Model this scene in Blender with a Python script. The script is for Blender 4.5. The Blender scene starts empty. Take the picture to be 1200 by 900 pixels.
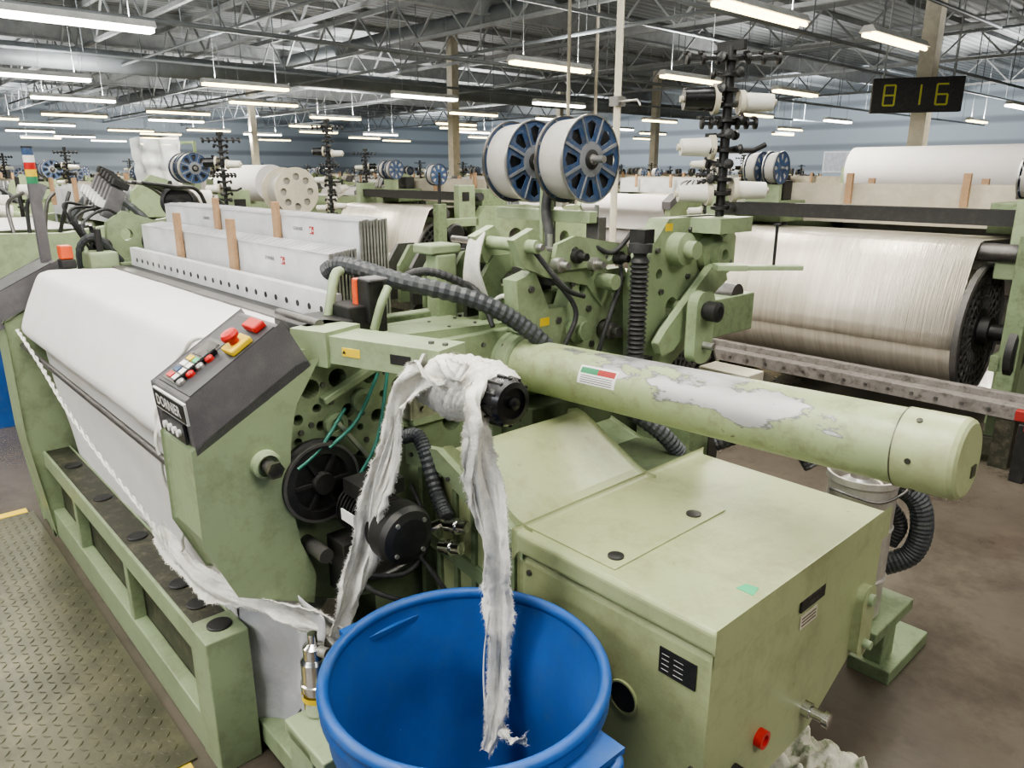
import bpy, math, random
from mathutils import Vector, Matrix, geometry, noise
rnd=random.Random(7)
ANG=math.atan2(-.738,.675)
R=Matrix.Rotation(ANG,4,'Z')
scene=bpy.context.scene
V=Vector
# ---------------------------------------------------------------- materials
MATS={}
def nodes_of(name):
    m=bpy.data.materials.new(name); m.use_nodes=True
    nt=m.node_tree; b=nt.nodes['Principled BSDF']
    return m,nt,b
def paint(name,col,dirt=None,rough=.5,metal=0.0,amt=.35,scale=4.0,bump=.02,spots=None,spot_thr=.68,spot_scale=9.0,fine=60.0,var=.18,coat=0):
    m,nt,b=nodes_of(name)
    N=nt.nodes; L=nt.links
    tc=N.new('ShaderNodeTexCoord')
    n1=N.new('ShaderNodeTexNoise'); n1.inputs['Scale'].default_value=scale; n1.inputs['Detail'].default_value=7; n1.inputs['Roughness'].default_value=.65
    L.new(tc.outputs['Object'],n1.inputs['Vector'])
    r1=N.new('ShaderNodeValToRGB'); r1.color_ramp.elements[0].position=.35; r1.color_ramp.elements[1].position=.65
    c=V(col)
    r1.color_ramp.elements[0].color=(*(c*(1-var)),1); r1.color_ramp.elements[1].color=(*[min(1,x*(1+var*.6)) for x in c],1)
    L.new(n1.outputs['Fac'],r1.inputs['Fac'])
    last=r1.outputs['Color']
    if dirt:
        n2=N.new('ShaderNodeTexNoise'); n2.inputs['Scale'].default_value=scale*2.3; n2.inputs['Detail'].default_value=8; n2.inputs['Roughness'].default_value=.75
        L.new(tc.outputs['Object'],n2.inputs['Vector'])
        r2=N.new('ShaderNodeMapRange'); r2.inputs['From Min'].default_value=.48; r2.inputs['From Max'].default_value=.78; r2.inputs['To Max'].default_value=amt*2
        L.new(n2.outputs['Fac'],r2.inputs['Value'])
        mx=N.new('ShaderNodeMix'); mx.data_type='RGBA'; mx.inputs['B'].default_value=(*dirt,1)
        L.new(r2.outputs['Result'],mx.inputs['Factor']); L.new(last,mx.inputs['A']); last=mx.outputs['Result']
    if spots:
        n3=N.new('ShaderNodeTexNoise'); n3.inputs['Scale'].default_value=spot_scale; n3.inputs['Detail'].default_value=8; n3.inputs['Roughness'].default_value=.7
        L.new(tc.outputs['Object'],n3.inputs['Vector'])
        r3=N.new('ShaderNodeMapRange'); r3.inputs['From Min'].default_value=spot_thr; r3.inputs['From Max'].default_value=spot_thr+.015
        L.new(n3.outputs['Fac'],r3.inputs['Value'])
        mx=N.new('ShaderNodeMix'); mx.data_type='RGBA'; mx.inputs['B'].default_value=(*spots,1)
        L.new(r3.outputs['Result'],mx.inputs['Factor']); L.new(last,mx.inputs['A']); last=mx.outputs['Result']
    L.new(last,b.inputs['Base Color'])
    b.inputs['Metallic'].default_value=metal
    rr=N.new('ShaderNodeMapRange'); rr.inputs['To Min'].default_value=max(.05,rough-.12); rr.inputs['To Max'].default_value=min(1,rough+.15)
    L.new(n1.outputs['Fac'],rr.inputs['Value']); L.new(rr.outputs['Result'],b.inputs['Roughness'])
    if bump:
        nb=N.new('ShaderNodeTexNoise'); nb.inputs['Scale'].default_value=fine; nb.inputs['Detail'].default_value=3
        L.new(tc.outputs['Object'],nb.inputs['Vector'])
        bp=N.new('ShaderNodeBump'); bp.inputs['Strength'].default_value=min(1,bump*10); bp.inputs['Distance'].default_value=.002
        L.new(nb.outputs['Fac'],bp.inputs['Height']); L.new(bp.outputs['Normal'],b.inputs['Normal'])
    MATS[name]=m
    return m
def emis(name,col,st):
    m,nt,b=nodes_of(name); b.inputs['Base Color'].default_value=(*col,1)
    b.inputs['Emission Color'].default_value=(*col,1); b.inputs['Emission Strength'].default_value=st
    MATS[name]=m
paint('green_light',(.335,.375,.205),(.16,.15,.085),.38,amt=.36,scale=2.6,spots=(.11,.10,.06),spot_thr=.695,spot_scale=24,var=.08)
paint('green',(.275,.34,.205),(.10,.10,.06),.40,amt=.32,scale=3.6,spots=(.07,.06,.04),spot_thr=.705,spot_scale=26,var=.06)
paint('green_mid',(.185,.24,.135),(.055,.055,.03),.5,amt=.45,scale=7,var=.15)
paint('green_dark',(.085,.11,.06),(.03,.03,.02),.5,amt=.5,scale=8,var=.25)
paint('black',(.018,.018,.018),(.06,.055,.05),.45,amt=.25,scale=10)
paint('black_gloss',(.012,.012,.013),None,.22,scale=6)
paint('rubber',(.03,.03,.032),(.1,.1,.09),.6,amt=.3,scale=12)
paint('hose_grey',(.045,.05,.055),(.12,.12,.11),.45,amt=.3,scale=12)
paint('console_grey',(.125,.12,.128),(.22,.21,.2),.5,amt=.2,scale=8,bump=.05,fine=300)
paint('panel_dark',(.045,.046,.05),None,.4)
paint('fabric',(.68,.66,.655),(.52,.50,.48),.85,amt=.12,scale=3,bump=.05,fine=500,var=.05)
paint('fabric_grey',(.5,.5,.52),(.3,.29,.28),.9,amt=.3,scale=5,bump=.05,fine=400,var=.1)
paint('fluff',(.70,.685,.64),(.42,.39,.33),.95,amt=.35,scale=16,bump=.15,fine=220,var=.18)
paint('blue_plastic',(.014,.08,.29),(.07,.11,.18),.42,amt=.3,scale=6,var=.18,spots=(.2,.26,.34),spot_thr=.715,spot_scale=24)
paint('steel',(.5,.49,.47),(.22,.2,.17),.34,metal=.85,amt=.35,scale=12)
paint('pail_metal',(.55,.53,.49),(.3,.26,.2),.38,metal=.6,amt=.35,scale=9)
paint('chrome',(.75,.74,.72),(.3,.28,.25),.18,metal=1,amt=.25,scale=16)
paint('steel_dark',(.18,.175,.17),(.08,.07,.06),.42,metal=.8,amt=.4,scale=10)
paint('iron',(.13,.125,.12),(.06,.055,.05),.5,metal=.4,amt=.4,scale=10)
paint('aluminium',(.56,.57,.59),(.38,.38,.38),.4,metal=.35,amt=.25,scale=5)
paint('board_white',(.58,.59,.60),(.4,.4,.38),.4,metal=.1,amt=.25,scale=4)
paint('wood',(.36,.23,.13),(.2,.12,.06),.7,amt=.4,scale=14)
paint('yellow',(.7,.5,.03),(.4,.3,.05),.5,amt=.2)
paint('red',(.5,.025,.02),None,.35)
paint('red_dull',(.35,.03,.025),(.12,.03,.02),.5,amt=.4)
paint('orange',(.65,.10,.03),None,.4)
paint('white',(.75,.75,.73),(.5,.5,.48),.5,amt=.15)
paint('cream',(.55,.51,.41),(.36,.32,.25),.5,amt=.25)
paint('blue_disc',(.035,.075,.17),(.14,.13,.12),.45,amt=.7,scale=14)
paint('web_grey',(.22,.23,.25),(.12,.12,.12),.5,amt=.4,scale=12,metal=.2)
paint('green_sticker',(.05,.42,.2),None,.5)
paint('flag_green',(.03,.22,.10),None,.5)
paint('cord_green',(.03,.16,.12),None,.5)
paint('yarn',(.42,.405,.375),(.3,.29,.26),.5,amt=.2,scale=3,bump=.05,fine=300,var=.12)
paint('yarn_white',(.66,.64,.58),(.46,.43,.38),.7,amt=.15,scale=3,bump=.05,fine=300,var=.06)
paint('rail_grey',(.24,.22,.205),(.07,.06,.05),.5,amt=.7,scale=10,metal=.2)
paint('rail_dark',(.055,.057,.042),(.16,.14,.10),.42,amt=.6,scale=9,metal=.3,spots=(.3,.29,.25),spot_thr=.69,spot_scale=26)
paint('tread',(.115,.115,.078),(.25,.23,.15),.34,metal=.45,amt=.4,scale=2.5,var=.35)
paint('rag',(.62,.6,.5),(.2,.26,.13),.9,amt=.9,scale=12,bump=.1,var=.1)
paint('beige_board',(.45,.41,.33),(.27,.24,.18),.6,amt=.2)
paint('truss_paint',(.36,.375,.38),(.22,.23,.23),.6,amt=.3,scale=2)
paint('duct',(.20,.22,.23),(.12,.13,.13),.5,amt=.3,scale=1)
emis('lamp_tube',(1,.95,.83),14)
emis('led',(.36,.36,.05),.14)
emis('warm_lamp',(1,.80,.42),10)
def tube_mat():
    m=paint('worn_tube',(.305,.36,.20),(.13,.115,.065),.34,amt=.45,scale=6,spots=(.09,.075,.055),spot_thr=.675,spot_scale=20,var=.10)
    nt=m.node_tree;N=nt.nodes;L=nt.links;b=N['Principled BSDF']
    old=b.inputs['Base Color'].links[0].from_socket
    tc=N.new('ShaderNodeTexCoord'); sp=N.new('ShaderNodeSeparateXYZ'); L.new(tc.outputs['Object'],sp.inputs[0])
    n=N.new('ShaderNodeTexNoise'); n.inputs['Scale'].default_value=13; n.inputs['Detail'].default_value=12; n.inputs['Roughness'].default_value=.62
    mp=N.new('ShaderNodeMapping'); mp.inputs['Scale'].default_value=(.4,1,1); L.new(tc.outputs['Object'],mp.inputs['Vector']); L.new(mp.outputs[0],n.inputs['Vector'])
    d=N.new('ShaderNodeMath'); d.operation='SUBTRACT'; d.inputs[1].default_value=0.08; L.new(sp.outputs['X'],d.inputs[0])
    a=N.new('ShaderNodeMath'); a.operation='ABSOLUTE'; L.new(d.outputs[0],a.inputs[0])
    k=N.new('ShaderNodeMapRange'); k.inputs['From Min'].default_value=.20; k.inputs['From Max'].default_value=.56; k.inputs['To Min'].default_value=.12; k.inputs['To Max'].default_value=-.12
    L.new(a.outputs[0],k.inputs['Value'])
    z=N.new('ShaderNodeMapRange'); z.inputs['From Min'].default_value=-.03; z.inputs['From Max'].default_value=.05; z.inputs['To Min'].default_value=-.2; z.inputs['To Max'].default_value=.02
    L.new(sp.outputs['Z'],z.inputs['Value'])
    s=N.new('ShaderNodeMath'); s.operation='ADD'; L.new(n.outputs['Fac'],s.inputs[0]); L.new(k.outputs['Result'],s.inputs[1])
    s2=N.new('ShaderNodeMath'); s2.operation='ADD'; L.new(s.outputs[0],s2.inputs[0]); L.new(z.outputs['Result'],s2.inputs[1])
    t=N.new('ShaderNodeMapRange'); t.inputs['From Min'].default_value=.585; t.inputs['From Max'].default_value=.592; L.new(s2.outputs[0],t.inputs['Value'])
    rim=N.new('ShaderNodeMapRange'); rim.inputs['From Min'].default_value=.592; rim.inputs['From Max'].default_value=.625; L.new(s2.outputs[0],rim.inputs['Value'])
    n4=N.new('ShaderNodeTexNoise'); n4.inputs['Scale'].default_value=7; n4.inputs['Detail'].default_value=6; L.new(mp.outputs[0],n4.inputs['Vector'])
    sc=N.new('ShaderNodeValToRGB'); sc.color_ramp.elements[0].position=.40; sc.color_ramp.elements[0].color=(.19,.195,.205,1); sc.color_ramp.elements[1].position=.56; sc.color_ramp.elements[1].color=(.46,.46,.46,1)
    L.new(n4.outputs['Fac'],sc.inputs['Fac'])
    rm=N.new('ShaderNodeMix'); rm.data_type='RGBA'; rm.inputs['A'].default_value=(.13,.135,.13,1); L.new(rim.outputs['Result'],rm.inputs['Factor']); L.new(sc.outputs['Color'],rm.inputs['B'])
    mx=N.new('ShaderNodeMix'); mx.data_type='RGBA'; L.new(rm.outputs['Result'],mx.inputs['B'])
    L.new(t.outputs['Result'],mx.inputs['Factor']); L.new(old,mx.inputs['A']); L.new(mx.outputs['Result'],b.inputs['Base Color'])
    mm=N.new('ShaderNodeMath'); mm.operation='MULTIPLY'; mm.inputs[1].default_value=.4; L.new(t.outputs['Result'],mm.inputs[0]); L.new(mm.outputs[0],b.inputs['Metallic'])
tube_mat()
paint('concrete',(.10,.085,.068),(.04,.033,.026),.22,amt=.5,scale=.7,var=.3,bump=.03,fine=40,spots=(.15,.13,.11),spot_thr=.72,spot_scale=5)
def wave_mat(name,col,scale,dist,direction='X',rough=.6,lo=.72):
    m,nt,b=nodes_of(name);N=nt.nodes;L=nt.links
    tc=N.new('ShaderNodeTexCoord'); w=N.new('ShaderNodeTexWave'); w.bands_direction=direction; w.inputs['Scale'].default_value=scale
    L.new(tc.outputs['Object'],w.inputs['Vector'])
    r=N.new('ShaderNodeValToRGB'); r.color_ramp.elements[0].color=(*(V(col)*lo),1); r.color_ramp.elements[1].color=(*col,1)
    r.color_ramp.elements[0].position=.05; r.color_ramp.elements[1].position=.35
    L.new(w.outputs['Fac'],r.inputs['Fac']); L.new(r.outputs['Color'],b.inputs['Base Color'])
    bp=N.new('ShaderNodeBump'); bp.inputs['Distance'].default_value=dist; bp.inputs['Strength'].default_value=.6
    L.new(w.outputs['Fac'],bp.inputs['Height']); L.new(bp.outputs['Normal'],b.inputs['Normal'])
    b.inputs['Roughness'].default_value=rough; MATS[name]=m
wave_mat('roof_sheet',(.30,.32,.33),1.0,.05,'X',lo=.6)
wave_mat('wall_sheet',(.36,.41,.45),.25,.05,'Z',lo=.6)
def warp_mat():
    m,nt,b=nodes_of('warp_threads');N=nt.nodes;L=nt.links
    tc=N.new('ShaderNodeTexCoord'); mp=N.new('ShaderNodeMapping'); mp.inputs['Scale'].default_value=(1,.03,.03); L.new(tc.outputs['Object'],mp.inputs['Vector'])
    n1=N.new('ShaderNodeTexNoise'); n1.inputs['Scale'].default_value=14; n1.inputs['Detail'].default_value=10; n1.inputs['Roughness'].default_value=.85; L.new(mp.outputs[0],n1.inputs['Vector'])
    n2=N.new('ShaderNodeTexNoise'); n2.inputs['Scale'].default_value=140; n2.inputs['Detail'].default_value=2; L.new(mp.outputs[0],n2.inputs['Vector'])
    r=N.new('ShaderNodeValToRGB'); r.color_ramp.elements[0].position=.36; r.color_ramp.elements[0].color=(.50,.455,.375,1); r.color_ramp.elements[1].position=.62; r.color_ramp.elements[1].color=(.74,.69,.60,1)  # pale streaks put highlights along the threads into the colour
    L.new(n1.outputs['Fac'],r.inputs['Fac']); L.new(r.outputs['Color'],b.inputs['Base Color'])
    bp=N.new('ShaderNodeBump'); bp.inputs['Distance'].default_value=.004; bp.inputs['Strength'].default_value=.7
    L.new(n2.outputs['Fac'],bp.inputs['Height']); L.new(bp.outputs['Normal'],b.inputs['Normal'])
    b.inputs['Metallic'].default_value=.45; b.inputs['Roughness'].default_value=.34; MATS['warp_threads']=m
warp_mat()
def sheet_mat():
    m,nt,b=nodes_of('plastic'); N=nt.nodes; n=N.new('ShaderNodeTexNoise'); n.inputs['Scale'].default_value=6; r=N.new('ShaderNodeMapRange'); r.inputs['To Min'].default_value=.45; r.inputs['To Max'].default_value=.9
    nt.links.new(n.outputs['Fac'],r.inputs['Value']); nt.links.new(r.outputs['Result'],b.inputs['Alpha'])
    b.inputs['Base Color'].default_value=(.55,.57,.58,1); b.inputs['Roughness'].default_value=.2; MATS['plastic']=m
sheet_mat()
# ---------------------------------------------------------------- mesh builder
_txt={}
def text_geo(s,size,bold=False):
    key=(s,size)
    if key in _txt: return _txt[key]
    cu=bpy.data.curves.new('t','FONT'); cu.body=s; cu.size=size; cu.align_x='CENTER'; cu.align_y='CENTER'; cu.resolution_u=3
    if bold: cu.offset=size*.02
    o=bpy.data.objects.new('t',cu); scene.collection.objects.link(o)
    bpy.context.view_layer.update()
    me=bpy.data.meshes.new_from_object(o.evaluated_get(bpy.context.evaluated_depsgraph_get()))
    g=([tuple(v.co) for v in me.vertices],[tuple(p.vertices) for p in me.polygons])
    bpy.data.objects.remove(o); bpy.data.meshes.remove(me)
    _txt[key]=g
    return g
def frame(d):
    d=V(d).normalized(); u=V((0,0,1)) if abs(d.z)<.9 else V((1,0,0))
    x=d.cross(u).normalized(); y=d.cross(x).normalized()
    return x,y,d
class M:
    def __init__(s,mat='green'): s.v=[];s.f=[];s.fm=[];s.fs=[];s.mats=[];s.use(mat)
    def use(s,m):
        if m not in s.mats: s.mats.append(m)
        s.cur=s.mats.index(m); return s
    def add(s,vs,fs,smooth=False):
        o=len(s.v); s.v+= [tuple(v) for v in vs]
        for f in fs:
            s.f.append(tuple(o+i for i in f)); s.fm.append(s.cur); s.fs.append(smooth)
        return s
    def box(s,x0,x1,y0,y1,z0,z1,m=None):
        if m: s.use(m)
        vs=[V((x,y,z)) for z in (z0,z1) for y in (y0,y1) for x in (x0,x1)]
        return s.add(vs,[(0,2,3,1),(4,5,7,6),(0,1,5,4),(2,6,7,3),(0,4,6,2),(1,3,7,5)])
    def obox(s,c,ax,ay,az,hx,hy,hz,m=None):
        if m: s.use(m)
        c=V(c);ax=V(ax).normalized();ay=V(ay).normalized();az=V(az).normalized()
        vs=[c+ax*x*hx+ay*y*hy+az*z*hz for z in(-1,1) for y in(-1,1) for x in(-1,1)]
        return s.add(vs,[(0,2,3,1),(4,5,7,6),(0,1,5,4),(2,6,7,3),(0,4,6,2),(1,3,7,5)])
    def bar(s,p,q,w,h,m=None):
        p=V(p);q=V(q);x,y,d=frame(q-p)
        return s.obox((p+q)/2,x,y,d,w/2,h/2,(q-p).length/2,m)
    def lathe(s,prof,p0,d,seg=24,m=None,caps=True):
        if m: s.use(m)
        x,y,d=frame(d); p0=V(p0); vs=[];fs=[]
        n=len(prof)
        for r,h in prof:
            for i in range(seg):
                t=2*math.pi*i/seg; vs.append(p0+d*h+(x*math.cos(t)+y*math.sin(t))*r)
        for k in range(n-1):
            for i in range(seg):
                j=(i+1)%seg; fs.append((k*seg+i,k*seg+j,(k+1)*seg+j,(k+1)*seg+i))
        s.add(vs,fs,True)
        if caps:
            s.add(vs[:seg],[tuple(range(seg))[::-1]]); s.add(vs[-seg:],[tuple(range(seg))])
        return s
    def flathe(s,prof,p0,d,seg=24,m=None,caps=True):
        if m: s.use(m)
        for k in range(len(prof)-1):
            s.lathe([prof[k],prof[k+1]],p0,d,seg,None,False)
        if caps:
            x,y,dd=frame(d);p0=V(p0)
            for (r,h),rev in((prof[0],True),(prof[-1],False)):
                if r>1e-5:
                    ring=[p0+dd*h+(x*math.cos(2*math.pi*i/seg)+y*math.sin(2*math.pi*i/seg))*r for i in range(seg)]
                    s.add(ring,[tuple(range(seg))[::-1] if rev else tuple(range(seg))])
        return s
    def cyl(s,p,q,r,r2=None,seg=20,m=None):
        p=V(p);q=V(q); r2=r if r2 is None else r2
        return s.flathe([(r,0),(r2,(q-p).length)],p,q-p,seg,m)
    def tube(s,pts,r,seg=10,m=None,rib=0,closed=False):
        if m: s.use(m)
        pts=[V(p) for p in pts]; n=len(pts); vs=[];fs=[]
        x=None
        for i,p in enumerate(pts):
            d=(pts[min(i+1,n-1)]-pts[max(i-1,0)])
            if d.length<1e-7: d=V((0,0,1))
            d.normalize()
            if x is None: x=frame(d)[0]
            else:
                x=(x-d*x.dot(d))
                x=x.normalized() if x.length>1e-5 else frame(d)[0]
            y=d.cross(x)
            rr=(r[i] if isinstance(r,(list,tuple)) else r)*(1+(rib if i%2 else 0))
            for k in range(seg):
                t=2*math.pi*k/seg; vs.append(p+(x*math.cos(t)+y*math.sin(t))*rr)
        for i in range(n-1):
            for k in range(seg):
                j=(k+1)%seg; fs.append((i*seg+k,i*seg+j,(i+1)*seg+j,(i+1)*seg+k))
        s.add(vs,fs,not rib)
        s.add(vs[:seg],[tuple(range(seg))[::-1]]); s.add(vs[-seg:],[tuple(range(seg))])
        return s
    def prism(s,poly,plane,lo,hi,holes=(),m=None):
        if m: s.use(m)
        def P(u,v,w):
            return V((w,u,v)) if plane=='a' else (V((u,w,v)) if plane=='b' else V((u,v,w)))
        loops=[[V((u,v,0)) for u,v in poly]]+[[V((u,v,0)) for u,v in h] for h in holes]
        flat=[p for l in loops for p in l]
        tris=geometry.tessellate_polygon(loops) if holes else [tuple(range(len(poly)))]
        n=len(flat)
        vs=[P(p.x,p.y,lo) for p in flat]+[P(p.x,p.y,hi) for p in flat]
        fs=[]
        for t in tris: fs.append(tuple(t)); fs.append(tuple(n+i for i in t)[::-1])
        o=0
        for l in loops:
            k=len(l)
            for i in range(k): fs.append((o+i,o+(i+1)%k,n+o+(i+1)%k,n+o+i))
            o+=k
        return s.add(vs,fs)
    def grid(s,nu,nv,fn,m=None,smooth=True):
        if m: s.use(m)
        vs=[fn(i/(nu-1),j/(nv-1)) for j in range(nv) for i in range(nu)]
        fs=[(j*nu+i,j*nu+i+1,(j+1)*nu+i+1,(j+1)*nu+i) for j in range(nv-1) for i in range(nu-1)]
        return s.add(vs,fs,smooth)
    def text(s,st,size,o,x,y,m=None,lift=.0008):
        if m: s.use(m)
        vs,fs=text_geo(st,size,True); o=V(o);x=V(x).normalized();y=V(y).normalized();n=x.cross(y)
        return s.add([o+x*v[0]+y*v[1]+n*lift for v in vs],fs)
    def bolts(s,pts,n,r=.008,h=.006,m='steel_dark'):
        s.use(m)
        for p in pts: s.flathe([(r,0),(r,h),(r*.5,h)],p,n,6)
        return s
def circ(cx,cy,r,n=16): return [(cx+r*math.cos(2*math.pi*i/n),cy+r*math.sin(2*math.pi*i/n)) for i in range(n)]
def rrect(x0,x1,y0,y1,r=.01,n=4):
    o=[]
    for cx,cy,a in((x1-r,y1-r,0),(x0+r,y1-r,90),(x0+r,y0+r,180),(x1-r,y0+r,270)):
        for i in range(n+1):
            t=math.radians(a+90*i/n); o.append((cx+r*math.cos(t),cy+r*math.sin(t)))
    return o
def smooth(pts,k=8):
    pts=[V(p) for p in pts]; out=[]
    P=[pts[0]]+pts+[pts[-1]]
    for i in range(1,len(P)-2):
        for j in range(k):
            t=j/k; a,b,c,d=P[i-1],P[i],P[i+1],P[i+2]
            out.append(.5*((2*b)+(c-a)*t+(2*a-5*b+4*c-d)*t*t+(3*b-a-3*c+d)*t**3))
    out.append(pts[-1]); return out
CEN={}
LOCAL=[False]
def finish(o,c,parent,label,cat,group,kind):
    if parent is not None:
        o.parent=parent; o.location=V(c)-V(CEN[parent.name])
    else:
        o.matrix_world=(Matrix.Identity(4) if LOCAL[0] else R)@Matrix.Translation(V(c))
        if cat: o['category']=cat
    if label: o['label']=label
    if group: o['group']=group
    if kind: o['kind']=kind
    CEN[o.name]=V(c)
def make(mb,name,parent=None,label=None,cat=None,bevel=0,solid=0,sub=0,group=None,kind=None,seg=2,base=False):
    xs=[v[0] for v in mb.v];ys=[v[1] for v in mb.v];zs=[v[2] for v in mb.v]
    c=V(((min(xs)+max(xs))/2,(min(ys)+max(ys))/2,(min(zs) if parent is None and not kind else (min(zs)+max(zs))/2)))
    me=bpy.data.meshes.new(name); me.from_pydata([V(v)-c for v in mb.v],[],mb.f)
    for m in mb.mats: me.materials.append(MATS[m])
    me.polygons.foreach_set('material_index',mb.fm); me.polygons.foreach_set('use_smooth',mb.fs)
    me.validate(); me.update()
    o=bpy.data.objects.new(name,me); scene.collection.objects.link(o)
    if bevel:
        b=o.modifiers.new('bevel','BEVEL'); b.width=bevel; b.segments=seg; b.limit_method='ANGLE'; b.angle_limit=math.radians(50); b.harden_normals=False
    if solid:
        b=o.modifiers.new('solid','SOLIDIFY'); b.thickness=solid; b.offset=0
    finish(o,c,parent,label,cat,group,kind)
    return o
def empty(name,c,label,cat,parent=None,group=None):
    o=bpy.data.objects.new(name,None); o.empty_display_size=.2; scene.collection.objects.link(o)
    finish(o,c,parent,label,cat,group,None); return o
# crumpled, folded and slowly twisting band of selvedge waste with soft frayed edges
def ribbon(mb,path,w,seed=0,folds=1.3,amp=.35,side=(1,0,0),k=8,fringe=True,taper=None,twist=.9):
    pts=smooth(path,k); n=len(pts); nc=21; side=V(side)
    fr=[]
    for i,p in enumerate(pts):
        v=i/(n-1)
        d=(pts[min(i+1,n-1)]-pts[max(i-1,0)]).normalized()
        x=(side-d*side.dot(d)).normalized(); y=d.cross(x)
        t=twist*(math.sin(v*7+seed)+.5*math.sin(v*15+seed*2))
        fr.append((p,x*math.cos(t)+y*math.sin(t),y*math.cos(t)-x*math.sin(t),d))
    def fn(u,v):
        i=round(v*(n-1)); p,x,y,d=fr[i]
        ww=w*(taper(v) if taper else 1)*(1+.35*noise.noise(V((v*7+seed,0,seed))))
        t=(u-.5)
        n1=noise.noise(V((u*3.5+seed,v*6,seed*1.7)))
        n2=noise.noise(V((u*9+3,v*10+seed,seed*2.7)))
        n3=noise.noise(V((u*24,v*14,seed)))
        ed=.12*noise.noise(V((v*60,u*2,seed)))*abs(t)*2
        return p+x*(t+ed)*ww+y*(math.sin(u*folds*2*math.pi+v*4+seed)*amp*.4+n1*amp*.6+n2*amp*.45+n3*amp*.22)*ww+x*n2*ww*.12
    mb.grid(nc,n,fn)
    if fringe:
        r=random.Random(seed+5)
        for i in range(0,n-1):
            for sgn in(-1,1):
                for q in range(5):
                    v=min(1,(i+r.random())/(n-1)); a=fn(0 if sgn<0 else 1,v); p,x,y,d=fr[round(v*(n-1))]
                    e=a+x*sgn*r.uniform(.001,.007)+d*r.uniform(-.008,.016)+y*r.uniform(-.004,.004)
                    sd=d*.0011
                    mb.add([a-sd,a+sd,e],[(0,1,2)])
# ================================================================ ROOM
def structure(mb,name,**k): return make(mb,name,kind='structure',**k)
A0,A1,B0,B1,ZC=-62,14,-9,48,6.3
structure(M('concrete').box(A0,A1,B0,B1,-.1,0),'floor')
structure(M('wall_sheet').box(A0,A1,B1,B1+.2,0,ZC),'wall_back')
structure(M('wall_sheet').box(A0-.2,A0,B0,B1,0,ZC),'wall_left')
structure(M('wall_sheet').box(A1,A1+.2,B0,B1,0,ZC),'wall_right')
structure(M('wall_sheet').box(A0,A1,B0-.2,B0,0,ZC),'wall_front')
structure(M('roof_sheet').box(A0,A1,B0,B1,ZC,ZC+.15),'ceiling')
ti=[0]
def trim(mb,**k):
    ti[0]+=1; return structure(mb,'trim_%d'%ti[0],**k)
for i in range(6):
    m=M('white'); a=-30+i*7
    m.box(a,a+3,B1-.06,B1,1.6,2.9); m.use('aluminium').box(a+.1,a+1.45,B1-.07,B1-.06,1.7,2.8); m.box(a+1.55,a+2.9,B1-.07,B1-.06,1.7,2.8)
    structure(m,'window_%d'%(i+1))
for i,b in enumerate([3.5,6.5,9.5,13.0,16.5,22.0,28.0,36.0]):
    m=M('truss_paint')
    m.box(A0,A1,b-.06,b+.06,ZC-.25,ZC-.12); m.box(A0,A1,b-.05,b+.05,ZC-1.23,ZC-1.14)
    a=A0
    while a<A1-2:
        m.bar((a,b,ZC-1.2),(a+1.0,b,ZC-.2),.05,.05); m.bar((a+1.0,b,ZC-.2),(a+2.0,b,ZC-1.2),.05,.05); a+=2
    trim(m)
for i in range(32):
    a=A0+2+i*2.3
    trim(M('truss_paint').box(a-.05,a+.05,B0,B1,ZC-.14,ZC))
for a in (-40,-28,-16,-4):
    m=M('truss_paint'); m.box(a-.09,a+.09,B0,B1,ZC-.75,ZC-.7); m.box(a-.015,a+.015,B0,B1,ZC-.7,ZC-.3); m.box(a-.09,a+.09,B0,B1,ZC-.3,ZC-.25); trim(m)
def duct(p,q,r,mat):
    m=M(mat); p=V(p);q=V(q);L=(q-p).length; prof=[]
    h=0
    while h<L-1: prof+=[(r,h),(r,h+1.9),(r*1.05,h+1.92),(r*1.05,h+1.98)]; h+=2
    m.flathe(prof,p,q-p,16); return trim(m)
duct((-24,-2,4.6),(-24,40,4.6),.30,'duct')
duct((-14,14,5.6),(-50,14,5.6),.22,'duct')
for k,(p,q) in enumerate([((-7,-1,4.0),(-7,40,4.0)),((-9.5,-1,4.3),(-9.5,40,4.3)),((-13,-1,3.9),(-13,44,3.9)),((-3,2,4.2),(-3,44,4.2)),((-40,11,4.1),(2,11,4.1)),((-40,18,4.4),(2,18,4.4)),((-19,-1,4.1),(-19,40,4.1)),((0,5,4.6),(0,44,4.6)),((-40,7,4.5),(2,7,4.5)),((-16,-1,4.4),(-16,40,4.4)),((-5.3,2,4.4),(-5.3,40,4.4))]):
    m=M('duct').tube([p,q],.035,8); 
    d=(V(q)-V(p)); 
    for t in range(1,14): 
        c=V(p)+d*t/14; m.tube([c,(c.x,c.y,ZC-.1)],.012,6)
    trim(m)
for a,b in[(-6.2,17.0),(-22,17.3),(-22,29),(-38,17),(-6,31),(-30,31)]:
    m=M('cream').box(a-.15,a+.15,b-.15,b+.15,0,ZC); m.box(a-.24,a+.24,b-.24,b+.24,0,.05); m.use('yellow').box(a-.155,a+.155,b-.155,b+.155,.05,1.2)
    trim(m,bevel=.01)
for a,b,r,l in[(-2.83,3.38,.020,'slim cream steel service pole rising behind the loom'),(-9.2,9.7,.03,'slim cream steel service pole between looms'),(-12.3,13.9,.04,'slim cream steel service pole between looms')]:
    m=M('cream').tube([(a,b,0),(a,b,ZC-.1)],r,12); m.flathe([(r*2.4,0),(r*2.4,.01),(r*1.2,.02),(r*1.2,.05)],(a,b,0),(0,0,1),16)
    m.use('steel'); m.box(a-r*1.6,a+r*1.6,b-r*1.6,b+r*1.6,2.0,2.05); m.use('steel').tube([(a,b,2.02),(a+.18,b-.05,2.02),(a+.2,b-.05,1.99)],.006,6)
    make(m,'service_pole',label=l,cat='pole')
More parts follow.
